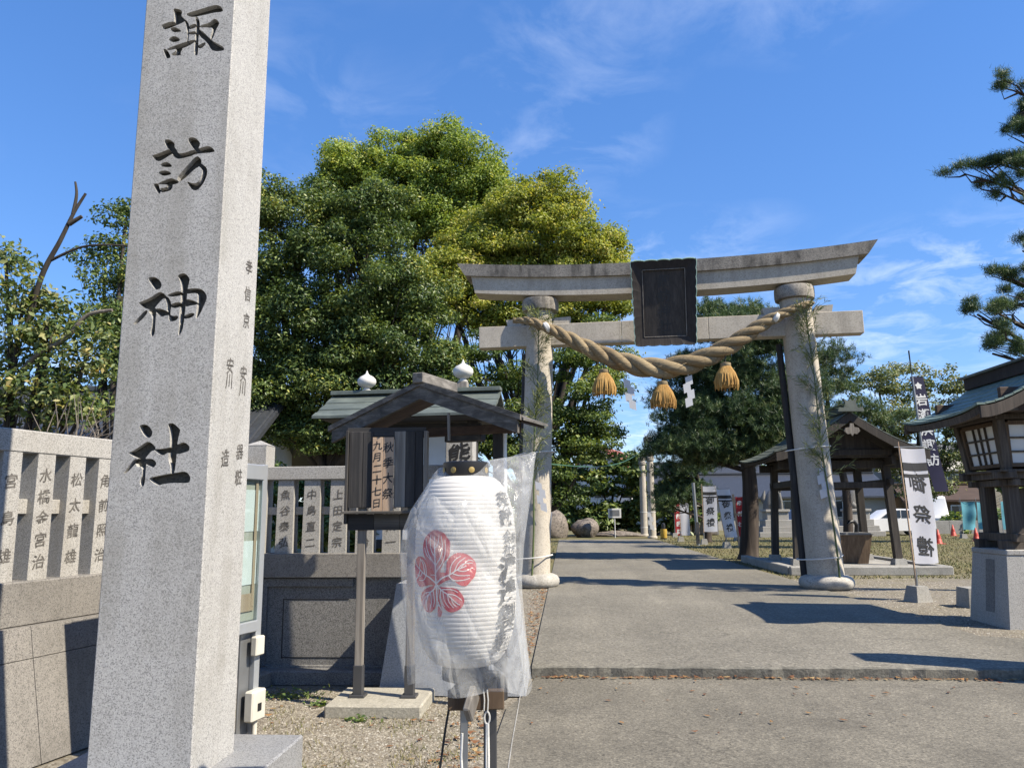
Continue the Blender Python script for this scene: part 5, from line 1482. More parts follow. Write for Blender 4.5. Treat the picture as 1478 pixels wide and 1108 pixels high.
# ------------------------------------------------------------------ banners
def banner(name, lab, loc, rz, w, h, z0, text, pole_h, mat, bars=True, mirror=False, lean=0.0, wave=.04, base=True, ink='ink', size=None, group=None, pole_r=.014, pitch=None, seed=0, cat='banner'):
    o = thing(name, lab, cat, loc, rz, group)
    nx, nz = 10, 36
    def f(u, v, off=0):      # u 0..w from the pole, v height above ground
        t_ = (z0 + h - v) / h
        y = wave * math.sin(2.2 * t_ + 4.0 * u / w + seed) * (u / w) + .3 * wave * math.sin(9 * t_ + seed) * (u / w) + off
        x = u + lean * (v - z0) + .015 * math.sin(3 * t_ + seed)
        return (x, y, v - .02 * math.sin(3.14 * u / w) * .5)
    m = MB()
    vs = [f(w * i / nx, z0 + h * j / nz) for j in range(nz + 1) for i in range(nx + 1)]
    fs = [(j * (nx + 1) + i, j * (nx + 1) + i + 1, (j + 1) * (nx + 1) + i + 1, (j + 1) * (nx + 1) + i) for j in range(nz) for i in range(nx)]
    cl = m.add(vs, fs).obj('cloth', mat, o, smooth=80, recalc=False)
    if bars:
        for (va, vb) in ((.125, .195), (.225, .255)):
            m = MB(); vs = []
            for s_ in (-.004, .004):
                for i in range(nx + 1):
                    for q in (va, vb): vs.append(f(w * i / nx, z0 + h * (1 - q), s_))
            n2 = 2 * (nx + 1)
            m.add(vs, [(s_ * n2 + 2 * i, s_ * n2 + 2 * i + 2, s_ * n2 + 2 * i + 3, s_ * n2 + 2 * i + 1) for s_ in (0, 1) for i in range(nx)]); m.obj('black_band', MT['ink'], cl, recalc=False)
    if text:
        size = size or w * .62; pitch = pitch or h * .235
        for s_ in (-.005, .005):
            m = MB(); inscribe(m, text, lambda u, v: f(w / 2 + u, v, s_), z0 + h * (.72 if bars else .86) - size * .12, pitch, size, .017, mirror=mirror, shear=.1)
            m.obj('lettering', MT[ink], cl, recalc=False)
    m = MB(); m.tube([(-.03 + lean * (-z0), 0, .10 if base else 0), (-.03 + lean * (pole_h - z0), 0, pole_h)], [pole_r, pole_r * .7], 8); m.obj('pole', MT['wood_new'] if not base or bars else MT['steel'], o, smooth=50)
    MB().tube([(-.12 + lean * h, 0, z0 + h + .015), (w + lean * h, 0, z0 + h + .03)], .007, 6).obj('cross_bar', MT['steel'], o)
    if base:
        MB().frustum((-.03 - lean * z0, 0), (.15, .15), (.105, .105), 0, .24).obj('concrete_foot', MT['concrete_block'], o)
        MB().tube([(-.03 - lean * z0, 0, .22), (-.03 - lean * z0, 0, .50)], .02, 8).obj('socket', MT['steel'], o)
    return o
banner('nobori_banner', 'white festival banner seen from behind with reversed black characters beside the torii', (5.50, 12.84, .08), R(20), .46, 1.82, .58, '御祭禮', 2.50, MT['cloth'], mirror=True, lean=-.045, wave=.03, pitch=.50, size=.31)
LOBES = {
  'left_tree': (11, [(-8.3,4.84,0.53,0.76),(-8.4,3.64,0.4,0.56),(-7.51,3.62,0.61,0.42),(-7.89,2.99,0.61,0.35),(-7.19,3.09,0.51,0.32),(-8.67,5.52,0.22,0.35),(-7.79,4.28,0.45,0.4),(-7.17,4.05,0.35,0.3)]),
  'dark_left': (16, [(-10.24,6.87,0.53,0.88),(-9.84,7.92,0.38,0.59),(-9.97,5.51,0.47,0.74),(-9.55,4.25,0.47,0.74),(-9.39,6.28,0.59,1.32)]),
  'evergreen': (21, [(-7.74,9.65,1.2,1.39),(-5.75,8.32,1.54,1.58),(-7.64,6.93,1.45,1.45),(-4.81,6.36,1.2,1.39),(-6.47,5.1,1.64,1.12),(-4.09,4.37,1.06,1.06),(-8.14,4.54,0.87,1.06),(-8.61,10.43,0.58,0.87),(-5.39,10.1,1.16,0.87),(-3.32,5.33,0.87,0.96),(-6.82,9.72,1.06,1.16),(-4.13,7.56,1.06,1.16),(-6.11,6.59,1.54,1.45),(-7.02,3.83,1.16,0.77),(-4.86,3.8,1.16,0.77),(-8.62,8.3,0.77,1.16),(-8.56,6.24,0.77,1.16)]),
  'zelkova_tall': (31, [(-7.54,16.08,2.05,1.65),(-4.96,16.46,2.34,1.42),(-3.3,15.66,1.08,1.2),(-6.14,13.97,2.71,1.42),(-8.58,14.85,1.28,1.42),(-9.23,16.31,1.28,1.2),(-6.49,17.26,1.65,0.91),(-10.27,15.16,1.28,1.08),(-4.65,14.7,2.42,1.42),(-3.16,14.18,1.28,1.28)]),
  'zelkova_right': (27, [(-0.17,12.86,1.36,1.19),(-0.96,11.22,2.23,1.36),(-3.01,11.02,1.74,1.29),(1.05,10.47,1.12,1.29),(-2.25,9.21,2.36,1.36),(0.63,8.61,1.44,1.19),(-4.03,9.52,1.49,1.36),(1.82,11.19,0.45,0.74),(-1.33,12.63,1.44,1.19),(1.71,9.23,0.74,1.24),(-0.22,9.93,2.23,1.24)]),
  'layered': (24, [(0.5,5.35,1.37,1.32),(-0.72,3.84,1.87,1.1),(0.8,3.93,0.99,0.99),(-2.02,4.73,1.54,1.21),(-1.9,6.29,1.76,0.93),(1.3,6.67,0.62,1.21),(-2.68,3.65,1.1,0.99),(0.34,2.54,0.99,0.77)]),
  'hedge': (9.4, [(-3.37,1.52,0.35,0.48),(-2.93,1.39,0.35,0.43),(-3.6,1.86,0.22,0.22),(-2.49,1.35,0.3,0.43),(-2.07,1.43,0.3,0.52)]),
  'dark_shrubs': (48, [(-1.49,2.32,1.76,1.76),(0.65,2.51,1.98,1.76),(2.76,2.07,1.32,1.32),(3.86,3.54,1.32,1.76),(5.29,2.26,1.54,1.54),(6.76,2.46,1.1,1.76),(1.96,3.98,1.32,1.1),(-0.66,0.84,2.65,1.1),(2.3,0.82,2.65,1.1),(5.24,1.01,1.76,1.32),(7.33,1.2,1.32,1.32)]),
  'pine_main': (24, [(5.51,7.74,0.93,0.49),(4.61,7.0,0.75,0.4),(6.26,6.74,1.1,0.49),(5.15,5.81,1.59,0.57),(6.7,5.24,1.1,0.57),(4.04,4.96,1.06,0.49),(5.28,4.4,1.87,0.62),(6.07,3.53,1.32,0.53),(6.75,4.37,0.88,0.49),(5.75,7.02,0.99,0.49),(3.97,3.39,1.21,0.44),(5.01,3.22,0.99,0.4)]),
  'pine_far': (36, [(5.56,6.21,1.12,0.73),(6.14,5.07,1.12,0.73),(5.49,4.59,0.99,0.66),(5.6,3.47,1.19,0.73),(5.4,2.53,1.19,0.66),(5.06,1.9,0.86,0.6)]),
  'pine_right': (30, [(10.16,7.36,0.94,0.77),(10.66,6.34,0.83,0.66),(9.6,6.15,0.94,0.61),(10.38,5.11,1.16,0.66),(11.67,5.04,0.83,0.72),(9.14,4.01,1.27,0.61),(11.45,3.98,1.27,0.66),(12.54,4.76,0.61,0.61)]),
  'broad_right': (36, [(14.51,7.02,1.19,1.06),(16.3,7.38,1.52,0.99),(17.84,6.48,1.06,1.19),(15.51,5.4,1.72,1.19),(17.85,4.42,0.86,1.72),(16.52,3.19,1.72,1.19),(14.91,3.83,1.32,0.99)]),
  'pine_edge': (13, [(7.09,7.29,0.14,0.07),(7.31,7.33,0.12,0.08),(7.48,7.05,0.12,0.1),(7.64,7.42,0.11,0.08),(7.77,6.94,0.14,0.11),(7.95,8.75,0.13,0.11),(8.04,8.33,0.12,0.1),(7.97,7.88,0.08,0.07),(8.15,8.07,0.17,0.17),(7.9,7.31,0.11,0.11),(7.98,7.03,0.14,0.17),(7.66,5.34,0.14,0.12),(7.56,5.44,0.1,0.07),(6.97,4.75,0.12,0.06),(7.19,4.69,0.14,0.08),(7.45,4.77,0.17,0.11),(7.64,4.98,0.14,0.12),(7.33,4.39,0.19,0.14),(7.56,4.27,0.22,0.19),(7.44,3.98,0.22,0.14),(7.91,5.94,0.12,0.17),(8.21,6.54,0.19,0.22),(8.42,7.67,0.19,0.22),(8.51,8.83,0.19,0.22),(8.19,4.96,0.26,0.26),(7.16,4.1,0.12,0.1)]),
}
# ------------------------------------------------------------------ vegetation
# per tree: depth along the path, lobes of the crown as (x, z, half width, half height) in metres
LEAF = {
 'yellowgreen': leafmat('yellow_green_leaf', [(0, (0.101, 0.160, 0.039)), (.35, (0.201, 0.288, 0.063)), (.7, (0.316, 0.394, 0.091)), (1, (0.473, 0.471, 0.141))], .42),
 'autumn': leafmat('turning_leaf', [(0, (0.110, 0.156, 0.033)), (.35, (0.228, 0.279, 0.051)), (.7, (0.367, 0.388, 0.083)), (1, (0.543, 0.465, 0.152))], .42),
 'dark': leafmat('dark_evergreen_leaf', [(0, (0.044, 0.078, 0.028)), (.5, (0.100, 0.152, 0.046)), (.85, (0.202, 0.250, 0.062)), (1, (0.441, 0.425, 0.113))], .3, .42),
 'layered': leafmat('layered_leaf', [(0, (0.041, 0.077, 0.025)), (.5, (0.102, 0.158, 0.042)), (.85, (0.220, 0.283, 0.063)), (1, (0.373, 0.383, 0.103))], .36),
 'left': leafmat('pale_yellow_leaf', [(0, (0.048, 0.087, 0.029)), (.4, (0.123, 0.173, 0.062)), (.75, (0.272, 0.293, 0.125)), (1, (0.489, 0.399, 0.165))], .4),
 'pale': leafmat('pale_green_leaf', [(0, (0.062, 0.091, 0.035)), (.5, (0.170, 0.211, 0.094)), (.85, (0.294, 0.302, 0.177)), (1, (0.432, 0.348, 0.236))], .35),
 'pine': leafmat('pine_needles', [(0, (0.022, 0.045, 0.022)), (.5, (0.058, 0.103, 0.042)), (.85, (0.129, 0.186, 0.070)), (1, (0.231, 0.239, 0.104))], .2, .5),
 'hedge': leafmat('hedge_leaf', [(0, (0.041, 0.073, 0.026)), (.5, (0.095, 0.160, 0.046)), (1, (0.218, 0.266, 0.083))], .35),
}
def unitv(a): return a / (np.linalg.norm(a, axis=-1, keepdims=True) + 1e-9)
def leaf_cards(P, N, size, seed, aspect=.5):
    """small folded leaves: four corners, bent along the middle"""
    r_ = np.random.default_rng(seed); n = len(P)
    ax = unitv(np.cross(N, r_.normal(0, 1, (n, 3)))); sd = np.cross(N, ax)
    s = (size * r_.uniform(.6, 1.35, n))[:, None]
    droop = r_.uniform(0, .5, n)[:, None]
    V = np.stack([P - ax * s, P + sd * s * aspect + N * s * .12, P + ax * s - N * s * droop, P - sd * s * aspect + N * s * .12], 1)
    F = (np.array([(0, 1, 2), (0, 2, 3)])[None] + 4 * np.arange(n)[:, None, None]).reshape(-1, 3)
    return V.reshape(-1, 3), F
def tree(name, label, key, mat, leaf, base, trunk_r, seed, bough_r=.62, per=230, dens=1.0, depth=.8, flat=.55, bark='bark', branch_at=.35, group=None, twig=.02, hollow=.45, tint_bias=0.0, sun_tint=.25, cat='tree'):
    Y, lobes = LOBES[key]
    r_ = np.random.default_rng(seed)
    bx, by = base
    root = thing(name, label, cat, (bx, by, .06), 0, group)
    O = np.array([bx, by, .06])
    # boughs inside every lobe
    C = []; Rb = []; LB = []
    for li, (x, z, rx, rz) in enumerate(lobes):
        ry = depth * (rx + rz) / 2 * 1.15
        yo = Y + r_.normal(0, .25 * ry)
        vol = rx * ry * rz
        nb = max(4, int(dens * 2.4 * (rx * rz + rx * ry + ry * rz) / (bough_r ** 2)))
        d = unitv(r_.normal(0, 1, (nb, 3)))
        rad = r_.uniform(hollow, 1.0, nb) ** .6
        rad *= 1 + .10 * r_.normal(0, 1, nb)
        P = np.array([x, yo, z]) + d * rad[:, None] * np.array([rx, ry, rz])
        C.append(P); Rb.append(bough_r * r_.uniform(.55, 1.25, nb)); LB += [li] * nb
    C = np.concatenate(C); Rb = np.concatenate(Rb); LB = np.array(LB)
    keep = C[:, 2] > .3
    C, Rb, LB = C[keep], Rb[keep], LB[keep]
    # leaves
    cnt = np.maximum(8, (per * (Rb / bough_r) ** 2).astype(int))
    idx = np.repeat(np.arange(len(C)), cnt); n = len(idx)
    d = unitv(r_.normal(0, 1, (n, 3))); d[:, 2] = np.where(d[:, 2] < -.2, d[:, 2] * .5, d[:, 2])
    rr = r_.uniform(.25, 1.0, n) ** .5
    rr = np.where(r_.uniform(0, 1, n) < .06, rr * r_.uniform(1.1, 1.7, n), rr)     # sprigs beyond the clump
    P = C[idx] + d * (rr * Rb[idx])[:, None] * np.array([1, 1, flat]) + r_.normal(0, .04, (n, 3))
    N = unitv(d * .7 + r_.normal(0, .55, (n, 3)) + np.array([0, 0, .55]))
    V, F = leaf_cards(P - O, N, leaf, seed + 1)
    bt = r_.normal(0, .13, len(C))
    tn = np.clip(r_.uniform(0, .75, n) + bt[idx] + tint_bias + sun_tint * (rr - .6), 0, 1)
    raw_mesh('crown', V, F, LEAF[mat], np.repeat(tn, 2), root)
    # wood: trunk, a limb to each lobe, a branch to most boughs
    tr = MB()
    top_l = np.array([np.mean([l[0] for l in lobes]), Y, np.max([l[1] for l in lobes])])
    zt = top_l[2] * .8
    mid = np.array([bx * .45 + top_l[0] * .55, by * .5 + Y * .5, zt * .5])
    tp = catmull([O - O, (mid - O) * np.array([.6, .6, .55]), mid - O, np.array([top_l[0], Y, zt]) - O], 6)
    nt_ = len(tp)
    tr.tube(tp, [trunk_r * (1.25 if k == 0 else 1) * (1 - .8 * k / nt_) for k in range(nt_)], 10)
    lb_end = []
    for li, (x, z, rx, rz) in enumerate(lobes):
        tgt = np.array([x, Y, z]) - O
        k = min(nt_ - 2, max(1, int(nt_ * branch_at * min(1.0, .4 + z / top_l[2]) * r_.uniform(.8, 1.3))))
        s0 = np.array(tp[k])
        pm = s0 * .5 + tgt * .5 + np.array([0, 0, -.12 * np.linalg.norm(tgt - s0)]) + r_.normal(0, .15, 3)
        pts = catmull([s0, pm, tgt], 5)
        r0 = trunk_r * (1 - .8 * k / nt_) * .62
        tr.tube(pts, [r0 * (1 - .75 * q / len(pts)) for q in range(len(pts))], 7)
        lb_end.append((pts, r0))
    trunk = tr.obj('trunk', MT[bark], root, smooth=60)
    br = MB()
    for i in range(len(C)):
        if r_.uniform() > .45: continue
        pts, r0 = lb_end[LB[i]]
        s0 = np.array(pts[r_.integers(len(pts) // 3, len(pts))]); e = C[i] - O
        pm = s0 * .5 + e * .5 + r_.normal(0, .10, 3) * np.linalg.norm(e - s0) * .5
        br.tube([s0, pm, e], [max(twig, r0 * .2), twig * .7, twig * .25], 4, caps=False)
    br.obj('branches', MT[bark], trunk, smooth=60, recalc=False)
    return root, trunk
tree('evergreen_tree', 'dense dark broadleaf evergreen standing behind the stone fence and signboard', 'evergreen', 'dark', .052, (-6.6, 21.5), .34, 101, .50, 380, 1.05, .75, flat=.8)
tree('zelkova_tree', 'tallest round-crowned tree with yellow-green leaves, above the dark evergreen', 'zelkova_tall', 'yellowgreen', .066, (-5.9, 31.5), .42, 102, .58, 380, 1.0, .7, flat=.8, hollow=.25, sun_tint=.3)
tree('zelkova_tree', 'broad tree with yellowing leaves rising behind the end of the torii lintel by the signboard', 'zelkova_right', 'autumn', .060, (-1.3, 27.5), .36, 103, .52, 360, 1.0, .7, flat=.75, hollow=.25, sun_tint=.3)
tree('layered_tree', 'dark green tree with drooping layered boughs behind the torii pillar and the signboard roof', 'layered', 'layered', .052, (-.9, 24.6), .26, 104, .55, 420, .8, .7, flat=.42)
tree('garden_tree', 'sparse pale-leaved tree with bare limbs beyond the fence and name pillar', 'left_tree', 'left', .055, (-8.6, 11.3), .15, 105, .27, 62, .75, .8, flat=.8, twig=.006, hollow=.1)
tree('garden_tree', 'darker green tree half hidden behind the tall name pillar', 'dark_left', 'dark', .05, (-9.6, 16.4), .2, 106, .4, 200, .8, .8, flat=.8, twig=.010)
tree('broadleaf_tree', 'pale thin-crowned tree showing sky between its leaves behind the water pavilion roof', 'broad_right', 'pale', .075, (15.9, 36.5), .3, 107, .55, 170, .62, .6, flat=.7, hollow=.15)
tree('shrub', 'bright green shrub seen between the posts of the fence behind the signboard', 'hedge', 'hedge', .04, (-2.8, 9.6), .05, 108, .2, 160, 1.0, .6, twig=.005, cat='shrub')
tree('hedge', 'dark evergreen hedge along the far end of the shrine path', 'dark_shrubs', 'dark', .16, (2.5, 49), .2, 109, .8, 200, .7, .5, cat='hedge')
LOBES['hedge_west'] = (54, [(-19, 2.0, 2.4, 2.0), (-15, 2.3, 2.2, 2.2), (-11.5, 1.9, 2.2, 1.9), (-8, 2.4, 2.2, 2.2), (-4.8, 2.0, 2.0, 1.9)])
tree('hedge', 'dark evergreen hedge behind the tall trees beyond the stone fence', 'hedge_west', 'dark', .19, (-11, 55), .2, 110, 1.0, 170, .6, .5, cat='hedge')
LOBES['hedge_east'] = (78, [(14, 2.6, 3, 2.6), (20, 3.2, 3, 3.0), (47, 3.5, 4, 3.4), (54, 3.0, 4, 3.0), (62, 3.6, 4, 3.4)])
tree('hedge', 'row of distant dark trees behind the houses beyond the lawn', 'hedge_east', 'layered', .28, (30, 80), .3, 111, 1.4, 170, .6, .5, cat='hedge')
# more bare wood on the garden tree: snapped dark stem, long pale limb
gt = [o for o in bpy.data.objects if o.get('label', '').startswith('sparse pale-leaved')][0]
def limb(pts, r0, r1, mat, name='bare_limb'):
    pts = catmull([Vector(p_) - Vector(gt.location) for p_ in pts], 6); n = len(pts)
    MB().tube(pts, [r0 + (r1 - r0) * k / n for k in range(n)], 8).obj(name, MT[mat], gt, smooth=60)
limb([(-8.30, 11.1, 4.3), (-8.05, 11, 5.17), (-7.80, 11, 5.75), (-7.62, 11, 6.2), (-7.45, 11, 6.52)], .048, .018, 'bark')
limb([(-7.63, 11, 6.18), (-7.60, 11, 6.5), (-7.64, 11, 6.72)], .03, .015, 'bark')
limb([(-7.68, 11, 6.02), (-7.48, 11, 6.14)], .04, .025, 'bark')
limb([(-7.95, 11, 5.42), (-7.5, 11, 5.62), (-7.1, 11, 5.66), (-6.6, 11, 5.62)], .024, .012, 'bark')
limb([(-8.5, 11.2, 3.5), (-8.03, 11, 3.9), (-7.5, 10.9, 4.15), (-7.2, 10.9, 4.5), (-6.8, 10.9, 4.58)], .045, .025, 'bark_pale')
rg = random.Random(9)
tw_ = MB()
for k in range(26):
    a = Vector((rg.uniform(-7.6, -6.6), 10.6, 2.35)) - Vector(gt.location)
    b_ = a + Vector((rg.uniform(-.2, .9), rg.uniform(-.2, .2), rg.uniform(.3, .9)))
    tw_.tube([a, (a + b_) / 2 + Vector((rg.gauss(0, .08), 0, rg.gauss(0, .05))), b_], [.014, .009, .004], 5)
tw_.obj('dead_twigs', MT['bark_pale'], gt, smooth=60)

def pine(name, label, key, base, trunk_r, seed, tuft=.20, dens=1.0, ypad=.9, needles=18, group=None, lean_top=None, nw=.0065, spread=1.0, reach=1.0):
    Y, pads = LOBES[key]
    r_ = np.random.default_rng(seed); bx, by = base
    root = thing(name, label, 'pine tree', (bx, by, .06), 0, group)
    O = np.array([bx, by, .06])
    tr = MB()
    zt = max(p_[1] for p_ in pads)
    tx = pads[int(np.argmax([p_[1] for p_ in pads]))][0]
    ctl = [(0, 0, 0), ((tx - bx) * .15 + .15, 0, zt * .3), ((tx - bx) * .55 - .12, (Y - by) * .5, zt * .62), (tx - bx, Y - by, zt - .1)]
    tp = catmull(ctl, 8); nt_ = len(tp)
    tr.tube(tp, [trunk_r * (1.2 if k == 0 else 1) * (1 - .82 * k / nt_) for k in range(nt_)], 12)
    Pt = []; Dt = []; bt = []
    br = MB()
    for (x, z, rx, rz) in pads:
        ry = rx * ypad
        nsub = max(3, int(dens * 5 * rx * ry / .5) + 1)
        yc = Y + r_.normal(0, .35 * max(.4, rx))
        tgt = np.array([x, yc, z - rz * .5]) - O
        hs = [abs(t_.z - (tgt[2] - .35 * abs(x - bx))) for t_ in tp]
        k = int(np.argmin(hs)); s0 = np.array(tp[k])
        pm = s0 * .5 + tgt * .5 + np.array([0, 0, .10 * np.linalg.norm(tgt - s0) * r_.uniform(-.6, 1)])
        pts = catmull([s0, pm, tgt], 6)
        r0 = max(.025, trunk_r * (1 - .82 * k / nt_) * .45)
        br.tube(pts, [r0 * (1 - .7 * q / len(pts)) for q in range(len(pts))], 7)
        for s_ in range(nsub):
            a_ = r_.uniform(0, 6.28); q = r_.uniform(0, 1) ** .5
            c = np.array([x + rx * reach * q * math.cos(a_), yc + ry * reach * q * math.sin(a_), z + r_.normal(0, .35 * reach) * rz]) - O
            e0 = np.array(pts[r_.integers(len(pts) // 2, len(pts))])
            br.tube([e0, (e0 + c) / 2 + r_.normal(0, .06, 3), c], [.022, .014, .008], 4, caps=False)
            m_ = max(6, int(20 * dens))
            off = r_.normal(0, 1, (m_, 3)) * np.array([.30, .30, .13]) * min(1.0, max(rx, .3)) * spread; off[:, 2] += .10 - .35 * (off[:, 0] ** 2 + off[:, 1] ** 2)
            Pt.append(c + off); bt.append(np.full(m_, r_.normal(0, .14)))
    P = np.concatenate(Pt); bb = np.concatenate(bt); n = len(P)
    idx = np.repeat(np.arange(n), needles); N = len(idx)
    d = unitv(r_.normal(0, 1, (N, 3)) + np.array([0, 0, .75]))
    sd = unitv(np.cross(d, r_.normal(0, 1, (N, 3))))
    L = tuft * r_.uniform(.6, 1.15, N)[:, None]; p0 = P[idx] + r_.normal(0, .035, (N, 3))
    V = np.stack([p0 - sd * nw, p0 + sd * nw, p0 + d * L], 1).reshape(-1, 3)
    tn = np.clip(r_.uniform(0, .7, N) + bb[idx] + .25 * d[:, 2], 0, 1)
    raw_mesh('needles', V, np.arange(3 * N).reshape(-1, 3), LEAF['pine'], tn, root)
    trunk = tr.obj('trunk', MT['bark_pine'], root, smooth=60)
    br.obj('branches', MT['bark_pine'], trunk, smooth=60, recalc=False)
    return root
pine('pine_tree', 'dark pine with a stout trunk on the lawn behind the torii and straw rope', 'pine_main', (5.42, 23.8), .30, 201, .17, 2.1, .8, 26, nw=.0085)
pine('pine_tree', 'low dark pine behind the pair of slim stone posts', 'pine_far', (6.6, 37.0), .2, 202, .20, 1.4, .8, 22, nw=.012)
pine('pine_tree', 'pine rising behind the copper roof of the water pavilion', 'pine_right', (10.6, 30.3), .2, 203, .19, 1.4, .8, 22, nw=.010)
pine('pine_tree', 'pine with sparse drooping branches above the roof of the wooden lantern', 'pine_edge', (9.4, 13.6), .17, 204, .10, .85, .8, 34, nw=.004, spread=.6, reach=2.2)

# little weeds at the foot of the fence
MT['weed'] = LEAF['hedge']
def weed(loc, n, s_, seed, lab):
    o = thing('weed', lab, 'weed', loc, 0, 'weeds on the gravel'); r_ = np.random.default_rng(seed)
    P = r_.normal(0, 1, (n, 3)) * np.array([s_, s_ * .5, s_ * .25]); P[:, 2] = np.abs(P[:, 2]) + .008
    Nn = unitv(r_.normal(0, .5, (n, 3)) + np.array([0, 0, 1]))
    V, F = leaf_cards(P, Nn, .018, seed); raw_mesh('leaves', V, F, MT['weed'], np.repeat(r_.uniform(.2, 1, n), 2), o)
    m = MB()
    for k in range(9): m.tube([(0, 0, 0), tuple(P[k])], [.003, .001], 4)
    m.obj('stems', MT['bamboo'], o)
weed((-2.30, 6.62, -.012), 170, .13, 31, 'clump of green weeds at the corner of the fence footing')
weed((-1.98, 6.38, -.012), 70, .07, 32, 'small weed beside the concrete slab of the signboard')
weed((-1.55, 5.93, -.012), 50, .06, 33, 'low weed in front of the concrete slab of the signboard')
# ------------------------------------------------------------------ far things
bn = lambda *a, **k: banner(*a, **k)
bn('nobori_banner', 'white festival banner with two black bands standing upright on the far lawn', (6.02, 34.4, .08), 0, .58, 1.95, .55, '御祭禮', 2.6, MT['cloth'], wave=.03, pitch=.48, size=.36, seed=1)
bn('nobori_banner', 'white festival banner blown aslant in front of the festival booth', (6.22, 31.0, .08), R(10), .54, 1.85, .42, '御祭禮', 2.4, MT['cloth'], lean=-.15, wave=.12, pitch=.46, size=.32, seed=2)
bn('nobori_banner', 'white festival banner half hidden by the torii pillar beside the paper lantern', (-1.20, 28.2, .08), R(-8), .62, 1.9, .12, '御祭禮', 2.2, MT['cloth'], lean=.10, wave=.08, pitch=.48, size=.34, seed=3)
bn('nobori_banner', 'small white banner hanging beside the grey pole near the booth', (5.55, 38, .08), 0, .42, 2.1, .3, '御', 2.5, MT['cloth'], wave=.05, pitch=.5, size=.3, seed=4)
bn('red_banner', 'narrow red banner with white characters beside the booth', (6.18, 44.5, .08), 0, .42, 1.75, .12, '奉献諏訪', 1.95, MT['red'], bars=False, wave=.05, ink='white', size=.30, pitch=.42, seed=5)
bn('red_banner', 'narrow red banner standing just behind the slanting white banner', (8.30, 38.5, .08), 0, .35, 1.9, .2, '奉献社', 2.1, MT['red'], bars=False, wave=.05, ink='white', size=.25, pitch=.5, seed=6)
# tall navy streamer banner on a mast
ns = thing('navy_streamer', 'tall dark navy streamer with white characters on a steel mast behind the pavilion', 'banner', (9.95, 22.0, .08))
MB().tube([(0, 0, 0), (-.05, 0, 3.0), (-.14, 0, 5.1)], [.04, .035, .03], 10).obj('mast', MT['steel'], ns, smooth=50)
MB().tube([(-.14, 0, 5.08), (-.165, 0, 5.85)], [.014, .022], 8).obj('mast_tip', MT['black'], ns, smooth=50)
def nf(u, v, off=0):
    t_ = (5.10 - v) / 3.2
    cx_ = -.02 + .34 * t_ ** 1.1 + .03 * math.sin(7 * t_)
    return (cx_ + u, .05 * math.sin(5 * t_ + 3 * u) + off, v)
m = MB(); nx, nz = 6, 40
m.add([nf(.38 * (i / nx - .5), 1.9 + 3.2 * j / nz) for j in range(nz + 1) for i in range(nx + 1)], [(j * (nx + 1) + i, j * (nx + 1) + i + 1, (j + 1) * (nx + 1) + i + 1, (j + 1) * (nx + 1) + i) for j in range(nz) for i in range(nx)])
nc_ = m.obj('cloth', MT['navy'], ns, smooth=80, recalc=False)
t = MB(); inscribe(t, '岩瀬浜諏訪', lambda u, v: nf(u, v, -.006), 4.45, .42, .34, .017, shear=.05)
t.add([nf(.11 * math.cos(a_) * (1 if k % 2 == 0 else .62), 4.84 + .11 * math.sin(a_) * (1 if k % 2 == 0 else .62), -.006) for k, a_ in enumerate([math.pi / 2 + q * math.pi / 5 for q in range(10)])], [tuple(range(10))])
t.obj('lettering', MT['white'], nc_, recalc=False)
MB().tube([(-.14, 0, 5.1), (.2, 0, 5.16)], .01, 6).obj('yard', MT['steel'], ns)
m = MB()
for k in range(7): m.tube([(-.10, 0, 5.0 - k * .4), nf(-.19, 4.95 - k * .4)], .006, 4)
m.obj('cloth_loops', MT['cord_white'], ns)

# pair of slim stone posts, and their bollards
gp = None
for k, (x, y) in enumerate(((4.72, 42.9), (4.66, 46.6))):
    o = thing('stone_post', ('slim stone post beside the yellow bollard at the end of the path', 'slim stone post standing behind its twin at the end of the path')[k], 'stone post', (x, y, .08))
    MB().lathe([(.26, 0), (.27, .05), (.25, .10), (.21, .12), (.205, 1.5), (.195, 3.0), (.18, 4.15)], 24).obj('shaft', MT['torii'], o, smooth=40)
    MB().lathe([(.18, 4.15), (.23, 4.2), (.24, 4.34), (.20, 4.38), (.19, 4.46), (.24, 4.5), (.24, 4.6), (.1, 4.66)], 24).obj('cap', MT['torii_top'], o, smooth=40)
    for z in (.5, 1.4): MB().lathe([(.212, -.02), (.222, 0), (.212, .02)], 20, (0, 0, z), caps=False).obj('tie', MT['cord_white'], o)
shide((4.45, 42.6, 1.5), 'white paper streamer fluttering at the slim stone posts', 1, 1.6)
lm = thing('lamp_post', 'grey box-headed lamp on a thin pole above the slim stone posts', 'lamp post', (4.85, 44.8, .08))
MB().tube([(0, 0, 0), (0, 0, 5.35)], .045, 10).obj('pole', MT['steel'], lm, smooth=40)
MB().box((0, 0, 5.52), (.48, .34, .34), .05).obj('lamp_head', MT['grey_wall'], lm)
MB().box((0, 0, 5.335), (.36, .24, .03), .01).obj('diffuser', MT['paper'], lm)
for lab, x, y in (('stubby yellow bollard with a black foot beside the slim stone posts', 5.15, 41.5), ('stubby yellow bollard with a black and white top at the path edge by the stones', -1.0, 33.5)):
    o = thing('bollard', lab, 'bollard', (x, y, .08), 0, 'bollards on the path edge')
    MB().lathe([(.16, 0), (.17, .02), (.17, .52)], 18).obj('drum', MT['yellow'], o, smooth=40)
    MB().lathe([(.172, .0), (.175, .06)], 18, caps=False).obj('black_foot', MT['black'], o)
    MB().lathe([(.10, .52), (.10, .72), (.08, .80), (.02, .84)], 14).obj('neck', MT['white'] if x < 0 else MT['black'], o, smooth=40)
